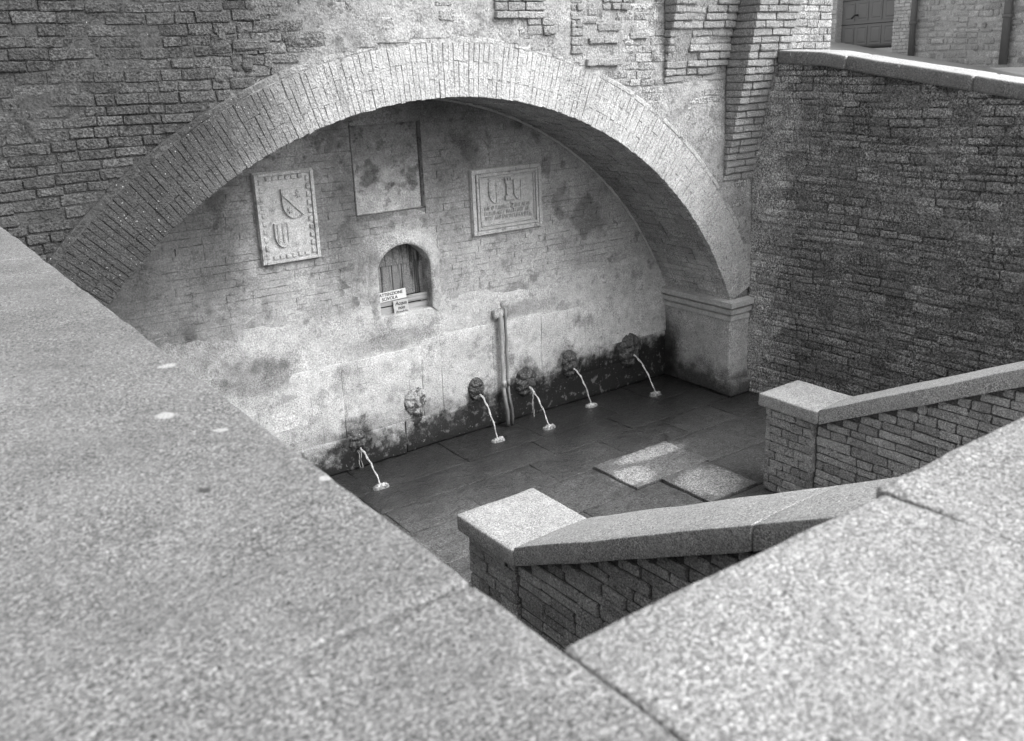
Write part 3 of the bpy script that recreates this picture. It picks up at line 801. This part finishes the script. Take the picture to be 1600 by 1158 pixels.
mesh_obj('charge', *join([ribbon([(2.685+d, 2.185), (2.685+d, 2.04)], .016, .008, y0-.022) for d in (-.04, 0, .04)]), m_plaqd, o)

pB = thing('inscribed_plaque', (4.83, 6.88, 1.838), 'wide weathered stone plaque with twin shields, tower and worn inscription', 'plaque')
mesh_obj('slab', *rblock(.388, .028, .294, .006, (3, 1, 3), .004, 6., 9., lambda x, y, z: (4.83+x, YB+.006+y, 2.131+z)), m_plaqd, pB)
y0 = YB-.022
fr = []
for (gx, gz, wd, h) in ((.365, .271, .018, .012), (.325, .236, .012, .016), (.296, .208, .006, .010)):
    fr += [gl(4.83+s*gx, 2.131, wd, gz+wd, h, y0) for s in (-1, 1)] + [gl(4.83, 2.131+s*gz, gx-wd-.001, wd, h-.001, y0) for s in (-1, 1)]
mesh_obj('frame', *join(fr), m_plaqd, pB)
for cx in (4.70, 4.97):
    o = mesh_obj('shield', *shield_body(cx, 2.30, .15, .19, y0, .018), m_plaqd, pB)
    mesh_obj('cross', *join([ribbon([(cx, 2.295), (cx, 2.12)], .010, .01, y0-.018), ribbon([(cx-.072, 2.215), (cx+.072, 2.215)], .010, .0095, y0-.018)]), m_plaqd, o)
tw = [gl(4.835, 2.21, .022, .065, .02, y0), gl(4.835, 2.145, .038, .02, .022, y0), gl(4.835, 2.285, .036, .012, .024, y0)] + [gl(4.835+d, 2.31, .008, .014, .024, y0) for d in (-.028, 0, .028)]
mesh_obj('tower', *join(tw), m_plaqd, pB)
rs = random.Random(77); st_ = []
for row, z in enumerate((2.07, 2.025, 1.98)):
    x = 4.575
    while x < 5.08:
        hgt = .032
        k = rs.randrange(4)
        if k == 0: st_ += [ribbon([(x, z-hgt/2), (x, z+hgt/2)], .007, .012, y0), ribbon([(x, z+hgt/2), (x+.016, z+hgt/2-.006)], .006, .012, y0)]
        elif k == 1: st_ += [ribbon([(x, z-hgt/2), (x+.008, z+hgt/2), (x+.018, z-hgt/2)], .006, .012, y0)]
        elif k == 2: st_ += [ribbon([(x+.016, z+hgt/2), (x+.002, z+.006), (x+.004, z-hgt/2+.004), (x+.017, z-hgt/2)], .006, .012, y0)]
        else: st_ += [ribbon([(x, z-hgt/2), (x, z+hgt/2)], .007, .012, y0), ribbon([(x+.014, z-hgt/2), (x+.014, z+hgt/2)], .007, .012, y0)]
        x += rs.uniform(.022, .032)
mesh_obj('inscription', *join(st_), m_plaqd, pB)

# hatch in the little niche
ht = thing('wooden_hatch', (ncx, YB+.12, NZ0), 'weathered wooden hatch closing the little arched niche', 'hatch')
yh = YB+.125
lz = 1.68
V = [(NX0-.02, yh-.02, lz)] + [(NX0-.02+(NX1-NX0+.04)*i/10, yh-.02, niche_top(min(max(NX0-.02+(NX1-NX0+.04)*i/10, NX0), NX1))+.03) for i in range(11)] + [(NX1+.02, yh-.02, lz)]
mesh_obj('lunette_board', V, [tuple(range(len(V)))[::-1]], m_wood, ht)
x = NX0-.01; rs = random.Random(9)
while x < NX1:
    wd = rs.uniform(.09, .13); wd = min(wd, NX1+.01-x)
    mesh_obj('board', *rblock(wd/2-.003, .012, (lz-1.40)/2, .004, (1, 1, 2), .002, 9, x, lambda a, b, c, x=x, wd=wd: (x+wd/2+a, yh+b, (lz+1.40)/2+c)), m_wood, ht)
    x += wd
for z0, z1 in ((1.34, 1.405), (1.27, 1.332)):
    mesh_obj('plank', *rblock((NX1-NX0)/2, .014, (z1-z0)/2-.002, .005, (4, 1, 1), .003, 9, z0, lambda a, b, c, z0=z0, z1=z1: (ncx+a, yh-.055+b, (z0+z1)/2+c)), m_plank, ht)

def text_mesh(txt, size, shear=0.):
    cu = bpy.data.curves.new('txt', 'FONT'); cu.body = txt; cu.size = size; cu.align_x = 'CENTER'; cu.align_y = 'CENTER'; cu.extrude = .0012; cu.shear = shear
    cu.space_line = .8; cu.offset = size*.012
    ob = bpy.data.objects.new('txt', cu); COL.objects.link(ob)
    dg = bpy.context.evaluated_depsgraph_get(); dg.update()
    me = bpy.data.meshes.new_from_object(ob.evaluated_get(dg))
    bpy.data.objects.remove(ob); return me
def sign(name, label, c, wd, hh, tilt, lines, mat, yy, lean):
    t = thing(name, (c[0], yy, c[1]-hh/2), label, 'sign')
    R_ = Matrix.Rotation(tilt, 3, 'Y') @ Matrix.Rotation(lean, 3, 'X')
    o = Vector((c[0], yy, c[1]))
    mesh_obj('board', *rblock(wd/2, .006, hh/2, .002, (1, 1, 1), 0, 1, 0, lambda a, b, d: tuple(o + R_ @ Vector((a, b, d))), simple=True), mat, t)
    for (tx, sz, dz, dx, sh) in lines:
        me = text_mesh(tx, sz, sh); me.materials.append(m_ink)
        ob = bpy.data.objects.new('lettering', me); COL.objects.link(ob); ob.parent = t
        rot = (R_ @ Matrix.Rotation(math.pi/2, 3, 'X')).to_4x4()
        ob.matrix_basis = Matrix.Translation(-BASE[t.name]) @ Matrix.Translation(o + R_ @ Vector((dx, -.0075, dz))) @ rot
sign('warning_sign', 'white sign reading ATTENZIONE SCIVOLA propped in the little niche', (3.632, 1.43), .27, .082, math.radians(-1.5),
     [('ATTENZIONE', .037, .018, -.012, .1), ('SCIVOLA', .038, -.019, -.03, .1)], m_sign, YB+.055, math.radians(-4))
sign('water_sign', 'square aged sign reading Acqua non potabile on the niche sill', (3.70, 1.32), .145, .125, math.radians(0),
     [('Acqua', .044, .036, 0, .25), ('non', .044, -.003, 0, .25), ('Potabile', .036, -.04, 0, .25)], m_sign2, YB+.035, math.radians(-7))

# drain pipes on the back wall
def pipe(name, label, x, zt, mat, rad, collar):
    t = thing(name, (x, YB-.07, 0), label, 'pipe', 'drain pipes on the fountain wall')
    yy = YB-.065
    mesh_obj('shaft', *tube([(x+.004*math.sin(i*2.1), yy-.05*smooth(.35, .15, zt*(1-i/14)), zt*(1-i/14)+.0*i) for i in range(15)], rad, 12), mat, t, True)
    if collar:
        mesh_obj('collar', *tube([(x, yy, zt-.16), (x, yy, zt-.15), (x, yy, zt+.03), (x, yy, zt+.04)], [rad*1.0, rad*1.15, rad*1.15, rad*1.05], 12), mat, t, True)
        mesh_obj('mortar_lump', *rblock(.05, .045, .05, .02, (3, 3, 3), .03, 18, 2., lambda a, b, c: (x-.01+a, YB-.03+b, zt+.04+c)), m_plast, t, True)
    else:
        mesh_obj('mortar_lump', *rblock(.05, .05, .08, .03, (3, 3, 3), .02, 14, 6., lambda a, b, c: (x+.035+a, YB+.0+b, zt-.02+c)), m_bback, t, True)
    for z in (.42,):
        mesh_obj('joint_band', *tube([(x, yy-.012, z-.03), (x, yy-.012, z+.03)], rad*1.12, 12), mat, t, True)
pipe('drain_pipe', 'pale wall pipe with collar, left of the pair', 4.668, 1.06, m_pipeL, .019, True)
pipe('drain_pipe', 'thinner dark wall pipe, right of the pair', 4.722, 1.14, m_pipeD, .014, False)

# ------------------------------------------------------------------ spouts and jets
def g2(u, v, cu, cv, su, sv): return math.exp(-((u-cu)/su)**2-((v-cv)/sv)**2)
def mask(x, z, label, wd, hh, dep, mat, seed, ruff):
    wd *= 1.18; hh *= 1.15
    t = thing('spout_mask', (x, YB-.04, z-hh), label, 'spout', 'carved spouts of the fountain')
    def d(u, v):
        a = u/wd; b = v/hh; r = math.hypot(a, b)
        dome = max(0, 1-r*r)**.5
        h = .75*dome
        h += .30*g2(a, b, 0, .05, .16, .38) + .22*(g2(a, b, -.35, .38, .25, .12)+g2(a, b, .35, .38, .25, .12))        # nose, brows
        h -= .35*(g2(a, b, -.34, .16, .14, .10)+g2(a, b, .34, .16, .14, .10))                                          # eyes
        h += .25*(g2(a, b, -.45, -.2, .25, .25)+g2(a, b, .45, -.2, .25, .25)) - .45*g2(a, b, 0, -.52, .24, .12)        # cheeks, mouth
        h += .22*g2(a, b, 0, -.8, .3, .12)
        h += ruff*.18*math.cos(9*math.atan2(b, a)+seed)*smooth(.55, .8, r)*(1-smooth(.92, 1., r))
        h += .30*fbm((a*3+seed, b*3, seed), 4)
        return h*dep*.62 if r < 1 else -.02
    fr = (Vector((x, YB-.014, z)), BU, BV, BN)
    mesh_obj('face', *sheet(fr, -wd*1.05, wd*1.05, -hh*1.05, hh*1.05, wd/13, d, lambda u, v: (u/wd)**2+(v/hh)**2 < 1.08), mat, t, True)
    return t
def jet(x, z, land, label, trick):
    t = thing('water_jet', (land[0], land[1], WL), label, 'water jet', 'jets of the fountain')
    p0 = Vector((x, YB-.075, z)); p1 = Vector((land[0], land[1], WL))
    pts, rad = [], []
    for i in range(17):
        s = i/16
        p = Vector((p0.x+(p1.x-p0.x)*s, p0.y+(p1.y-p0.y)*s, p0.z+(p1.z-p0.z)*(.25*s+.75*s*s)))
        p += Vector((.004*math.sin(7*s*3+x), 0, 0))
        pts.append(p); rad.append((.0095-.004*s)*(1+.3*math.sin(i*1.9+x*5)))
    mesh_obj('stream', *tube(pts, rad, 8), m_jet, t, True)
    parts = []; rs = random.Random(int(x*100))
    def fo(u, v):
        r = math.hypot(u/.055, v/.032); a = math.atan2(v, u)
        k = 1-r*(1+1.3*fbm((math.cos(a)*1.6+x*9, math.sin(a)*1.6, 1.), 3))
        return 0.002+.016*max(-.4, k)+0.012*fbm((u*45+x, v*45, 3.), 2) if r < 1.3 else -.03
    mesh_obj('splash', *sheet((p1-Vector((0, 0, .002)), Vector((1, 0, 0)), Vector((0, 1, 0)), Vector((0, 0, 1))), -.14, .14, -.09, .09, .0075, fo), m_foam, t, True)
    for k in range(trick):
        xx = x+rs.uniform(-.09, .05); yy = YB-.085-rs.uniform(0, .02); zz0 = z-rs.uniform(.02, .08)
        mesh_obj('trickle', *tube([(xx+.006*math.sin(i*1.3+k), yy-.01*i/6, zz0+(WL-zz0)*i/6) for i in range(7)], [.003, .003, .0025, .0025, .002, .002, .002], 6), m_trick, t, True)
ms = [(3.14, .235, 'dark carved spout nearest the left parapet, with wide algae beard', .085, .10, .10, m_mask, 1., 0.4, (3.101, 6.394), 'leftmost water jet, falling beside the left parapet', 2),
      (3.747, .455, 'dry half-round pale spout with no water jet', .10, .115, .09, m_maskw, 2., 0., None, None, 0),
      (4.389, .42, 'small pitted spout just left of the drain pipes', .075, .10, .08, m_mask, 3., 0.2, (4.399, 6.567), 'water jet just left of the drain pipes', 0),
      (4.955, .36, 'dark shaggy spout just right of the drain pipes', .105, .125, .11, m_mask, 4., 1., (4.945, 6.506), 'water jet just right of the drain pipes', 2),
      (5.505, .42, 'dark narrow spout, second from the right corner', .085, .125, .10, m_mask, 5., .6, (5.62, 6.687), 'water jet second from the right corner', 0),
      (6.31, .39, 'large black lion-like spout nearest the stone pier', .125, .16, .11, m_mask, 6., 1., (6.326, 6.508), 'rightmost water jet, nearest the stone pier', 0)]
for (x, z, lab, a, b, dp, mt, sd_, rf_, ld, jl, tk) in ms:
    mask(x, z, lab, a, b, dp, mt, sd_, rf_)
    if ld: jet(x+.01, z-.045, ld, jl, tk)

# ------------------------------------------------------------------ retaining wall on the right
rw = thing('retaining_wall', (7.3, 3, 0), 'high dark mossy retaining wall with pale sloping coping on the right', 'wall')
def rtop(y): return 3.175 - .158*(5.25-y) if y < 5.25 else 3.175+.06*(y-5.25)
V, F = [], []
ys = [6.0, 5.6, 5.25, 4.5, 3.5, 2.5, 1.0, -1, -3]
for y in ys:
    for (x, z) in ((XW+.014, -.05), (XW+.014, rtop(y)), (XW+.42, rtop(y)), (XW+.42, -.05)): V.append((x, y, z))
for i in range(len(ys)-1):
    for k in range(3): F.append((4*i+k, 4*i+k+1, 4*i+k+5, 4*i+k+4))
mesh_obj('wall_core', V, F, m_retm, rw)
RU, RV, RN = wall_frame((-1, 0, 0))      # U = -Y
RFr = (Vector((XW, 0, 0)), RU, RV, RN)
def ret_iv(v):
    # rows run along -u = y ; stop under the sloping coping
    ymin = -1.0
    if v > rtop(ymin)-.01:
        lo = 5.25+(v+.02-3.175)/.158
        ymin = max(ymin, lo)
    return [(-5.98, -ymin)] if ymin < 5.9 else []
pls = lay(RFr, 0, 3.2, .07, ret_iv, (.13, .34), .009, .011, random.Random(31), hvar=.3, wob=.05)
emit(rw, pls, m_ret, name='stone', D=.05, r=.012, keep=300)
def ret_d(u, v):
    return -.012+.026*fbm((u*2.1, v*2.4, 9.1), 4)+.007*fbm((u*16, v*16, 2), 2)+.012*smooth(-5.5, -5.9, u)
rv, rf = sheet(RFr, -5.99, -1.2, 0, 3.0, .035, ret_d, lambda u, v: v < rtop(-u)-.05)
mesh_obj('mossy_pointing', rv, rf, m_ret, rw, True)
for (ya, yb) in ((5.74, 5.02), (5.015, 3.9), (3.895, 2.7), (2.695, 1.5), (1.495, .2), (.195, -1.2)):
    fn = lambda x, y, z, ya=ya, yb=yb: (XW+.17+x, (ya+yb)/2+y, rtop((ya+yb)/2+y)+.058+z)
    mesh_obj('coping_stone', *rblock(.2, (ya-yb)/2-.003, .058, .02, (4, 14, 1), .006, 3., ya, fn), m_rcop, rw, True)

# ------------------------------------------------------------------ stair parapets
def stair_parapet(name, label, X0, X1, Y0, Y1, ptop, cz, ct, slope, y_ref, yend, joints, lens, seed, course):
    t = thing(name, ((X0+X1)/2, (Y0+Y1)/2, 0), label, 'parapet', 'parapets of the fountain stairs')
    line = lambda y: cz+slope*(y_ref-y)
    # pier
    px0, px1, py0, py1 = X0+.045, X1-.045, Y0+.045, Y1-.045
    pier = mesh_obj('pier', *box(px0+.015, px1-.015, py0+.015, py1-.015, -.03, ptop-.09), m_parm, t)
    rs = random.Random(seed); pls = []
    for nrm, a, b, o in (((-1, 0, 0), -py1, -py0, Vector((px0, 0, 0))), ((0, 1, 0), -px1, -px0, Vector((0, py1, 0))), ((0, -1, 0), px0, px1, Vector((0, py0, 0))), ((1, 0, 0), py0, py1, Vector((px1, 0, 0)))):
        U, Vv, N_ = wall_frame(nrm)
        pls += lay((o, U, Vv, N_), 0, ptop-.10, course, lambda v: [(a, b)], (.1, .3), .007, .005, rs, hvar=.12)
    emit(pier, pls, m_par, D=.04, r=.007, keep=150)
    cap = mesh_obj('cap_stone', *rblock((X1-X0)/2, (Y1-Y0)/2, .052, .016, (10, 10, 1), .006, 4., seed, lambda x, y, z: ((X0+X1)/2+x, (Y0+Y1)/2+y, ptop-.052+z), amp2=.002, sc2=40.), m_cap, t, True)
    # sloping wall
    wx0, wx1 = X0+.06, X1-.06
    bot = lambda y: line(y)-ct+.02
    V = [(wx0+.014, Y0+.06, -.03), (wx0+.014, yend, -.03), (wx0+.014, yend, bot(yend)), (wx0+.014, Y0+.06, bot(Y0+.06)),
         (wx1-.014, Y0+.06, -.03), (wx1-.014, yend, -.03), (wx1-.014, yend, bot(yend)), (wx1-.014, Y0+.06, bot(Y0+.06))]
    wl = mesh_obj('sloping_wall', V, [(0, 1, 2, 3), (7, 6, 5, 4), (0, 3, 7, 4), (1, 5, 6, 2)], m_parm, t)
    pls = []
    for nrm, xx in (((-1, 0, 0), wx0), ((1, 0, 0), wx1)):
        U, Vv, N_ = wall_frame(nrm); s = -1 if nrm[0] < 0 else 1       # u = s*y
        def iv(v):
            ymax = Y0+.035
            if v+.035 > bot(Y0): ymax = y_ref-(v+.02-cz+ct)/slope
            if ymax < yend+.05: return []
            return [tuple(sorted((s*yend, s*ymax)))]
        pls += lay((Vector((xx, 0, 0)), U, Vv, N_), 0, bot(yend), course, iv, lens, .009, .008, rs, hvar=.16, wob=.012)
    emit(wl, pls, m_par, name='stone', D=.045, r=.008, keep=300)
    ends = [Y0-.004] + joints + [yend]
    for ya, yb in zip(ends[:-1], ends[1:]):
        hw = (X1-X0)/2-.008
        dz = 0.
        fn = lambda x, y, z, ya=ya, yb=yb, dz=dz: ((X0+X1)/2+x, (ya+yb)/2+y, line((ya+yb)/2+y)-ct/2+z+dz+(.008*(1-(x/hw)**2) if z > 0 else 0))
        mesh_obj('coping_stone', *rblock(hw, (ya-yb)/2-.0012, ct/2, .007, (8, int((ya-yb)/.07)+2, 2), .008, 3.5, ya*3+seed, fn, amp2=.002, sc2=40.), m_gran, t, True)
    return t
stair_parapet('stair_parapet', 'nearer stair parapet with square pale cap and sloping granite coping', 2.51, 3.07, 3.665, 4.225, .80, 1.491, .115, .492, 2.298, .86, [2.07], (.18, .42), 5, .07)
stair_parapet('stair_parapet', 'farther stair parapet with square pale cap, in front of the mossy wall', 5.39, 5.86, 3.885, 4.425, .80, .835, .115, .475, 3.83, .0, [2.3, 1.1], (.14, .36), 9, .068)
# stairs between them
sr = thing('stone_stairs', (4.2, 2.3, 0), 'stone steps rising between the two stair parapets', 'stairs')
for k in range(11):
    y1 = 3.86-.335*k; y0 = y1-.36; z = .15*(k+1)
    fn = lambda a, b, c, y0=y0, y1=y1, z=z: (4.23+a, (y0+y1)/2+b, z/2+c)
    mesh_obj('step', *rblock(1.2, (y1-y0)/2, z/2, .012, (6, 2, 2), .006, 4., k, fn), m_step, sr, True)

# ------------------------------------------------------------------ street parapet in the foreground (L shaped)
sp = thing('street_parapet', (.3, .5, 1.65), 'thick street parapet with broad granite coping in the blurred foreground', 'parapet')
ZP = 2.54
mesh_obj('wall_core', *join([box(.0, .60, .92, 6.0, 0, ZP-.15), box(.0, 3.07, .27, .805, 0, ZP-.15), box(.61, .68, .78, .84, 1.0, ZP-.02)]), m_parm, sp)
for q_ in ((-.08, .655, 1.07, 1.09), (.660, .671, .21, .85), (1.395, 1.416, .21, .855)):
    mesh_obj('joint_mortar', *rblock((q_[1]-q_[0])/2, (q_[3]-q_[2])/2, .05, .002, (10, 10, 1), .004, 12., q_[0], lambda x, y, z, q_=q_: ((q_[0]+q_[1])/2+x, (q_[2]+q_[3])/2+y, ZP-(.064 if q_[0] == .660 else .078)+z)), m_granf, sp, True)
def fcop(x0, x1, y0, y1, seed, dz=0., tilt=(0, 0)):
    cx_, cy_ = (x0+x1)/2, (y0+y1)/2
    def fn(x, y, z):
        d = .004*fbm((cx_*2+x*5, cy_*2+y*5, seed), 3) + .0016*fbm((x*26+seed, y*26, 4.), 2) if z > 0 else 0
        return (cx_+x, cy_+y, ZP-.08+z+d+dz+tilt[0]*x+tilt[1]*y)
    nx, ny = max(8, int((x1-x0)/.022)), max(8, int((y1-y0)/.022))
    mesh_obj('coping_stone', *rblock((x1-x0)/2, (y1-y0)/2, 0.08, .008, (nx, ny, 2), .005, 5., seed, fn, amp2=.0015, sc2=40.), m_granr if x0 > .6 else m_granf, sp, True)
fcop(-.09, .66, 1.0815, 4.7, 1.)
fcop(-.09, .665, 4.704, 5.985, 3.)
fcop(-.09, .664, .2, 1.0775, 4., 0.)
fcop(.6665, 1.402, .2, .862, 5., 0.)
fcop(1.411, 2.25, .2, .885, 6., -.006, (.0, .02))
fcop(2.256, 3.09, .2, .90, 7.)

# ------------------------------------------------------------------ house across the street
A = Vector((18.3, 13.3, 0)); D = Vector((-.57, -1.76, 0)); DL = D.length; Dn = D/DL
Nn = Vector((Dn.y, -Dn.x, 0));
if Nn.dot(A) > 0: Nn = -Nn
hs = thing('street_house', tuple(A+Vector((0, 0, 3.2))), 'stone and brick house with garage beyond the right wall coping', 'house')
HU, HV, HN = wall_frame(Nn)
sgn = 1 if HU.dot(Dn) > 0 else -1
HF = (Vector((A.x, A.y, 0)), HU, HV, HN)
def hp(s, z, o=0.): return tuple(A + D*s + Vector((0, 0, z)) + HN*o)
zb = 3.34
V = [hp(-2.5, 2.9, -.02), hp(0, 2.9, -.02), hp(0, 6.2, -.02), hp(-2.5, 6.2, -.02), hp(1, 2.9, -.02), hp(5.2, 2.9, -.02), hp(5.2, 6.2, -.02), hp(1, 6.2, -.02),
     hp(0, 5.3, -.02), hp(1, 5.3, -.02), hp(0, 2.9, -.25), hp(0, 5.3, -.25), hp(1, 2.9, -.25), hp(1, 5.3, -.25), hp(5.2, 6.2, -4), hp(-2.5, 6.2, -4)]
mesh_obj('wall', V, [(0, 1, 2, 3), (4, 5, 6, 7), (8, 9, 7, 2), (1, 10, 11, 8), (4, 12, 13, 9), (8, 11, 13, 9), (3, 2, 7, 6, 14, 15)], m_hmort, hs)
def su(s): return s*DL*sgn
rs = random.Random(41)
def iv_pair(a, b): return [tuple(sorted((su(a), su(b))))]
emit(hs, lay(HF, 2.95, 5.2, .066, lambda v: iv_pair(1.0, 1.33), (.11, .25), .012, .006, rs), m_hbrick, D=.04, r=.008, keep=60)
emit(hs, lay(HF, 2.95, 5.2, .11, lambda v: iv_pair(1.33, 4.2), (.12, .42), .022, .02, rs, hvar=.35, wob=.08), m_hstone, name='stone', D=.06, r=.02, keep=240)
emit(hs, lay(HF, 2.95, 5.2, .10, lambda v: iv_pair(-1.6, 0.), (.2, .45), .014, .012, rs, hvar=.2), m_hbrick, name='stone', D=.06, r=.015, keep=40)
gd = mesh_obj('garage_door', [hp(0, zb, -.16), hp(1, zb, -.16), hp(1, 5.3, -.16), hp(0, 5.3, -.16)], [(0, 1, 2, 3)], m_door, hs)
for row in range(4):
    z0 = zb+.05+row*.49
    for k in range(4):
        s0 = .045+k*.238; s1 = s0+.19
        parts = []
        for (e, o) in ((0, .012), (.022, .012), (.04, .002), (.07, .014)):
            parts.append([hp(s0+e/DL, z0+e, -.16+o), hp(s1-e/DL, z0+e, -.16+o), hp(s1-e/DL, z0+.38-e, -.16+o), hp(s0+e/DL, z0+.38-e, -.16+o)])
        Vp = [p for q in ([[hp(s0, z0, -.165), hp(s1, z0, -.165), hp(s1, z0+.38, -.165), hp(s0, z0+.38, -.165)]]+parts) for p in q]
        Fp = [(4*l+i, 4*l+(i+1) % 4, 4*l+4+(i+1) % 4, 4*l+4+i) for l in range(4) for i in range(4)] + [(16, 17, 18, 19)]
        mesh_obj('door_panel', Vp, Fp, m_door, gd)
    mesh_obj('door_seam', [hp(0, z0+.415, -.158), hp(1, z0+.415, -.158), hp(1, z0+.43, -.15), hp(0, z0+.43, -.15)], [(0, 1, 2, 3)], m_hand, gd)
mesh_obj('handle', *tube([hp(.30, zb+.66, -.14), hp(.30, zb+.66, -.07), hp(.24, zb+.60, -.07)], .02, 8), m_hand, gd)
mesh_obj('threshold', *tube([hp(0, zb-.0, -.12), hp(1, zb-.0, -.12)], .03, 8), m_hand, hs)
def downpipe(label, s, rad):
    t = thing('downpipe', hp(s, 3.0, .07), label, 'downpipe', 'downpipes of the street house')
    mesh_obj('shaft', *tube([hp(s, 2.95, .08), hp(s, 4.2, .08), hp(s, 6.0, .08)], rad, 12), m_metal, t, True)
    for z in (3.75, 5.0): mesh_obj('bracket', *tube([hp(s, z-.03, .08), hp(s, z+.03, .08)], rad*1.25, 12), m_metal, t, True)
downpipe('dark downpipe beside the brick pier of the garage', 1.37, .06)
downpipe('dark downpipe near the right edge, on the rubble wall', 2.62, .07)
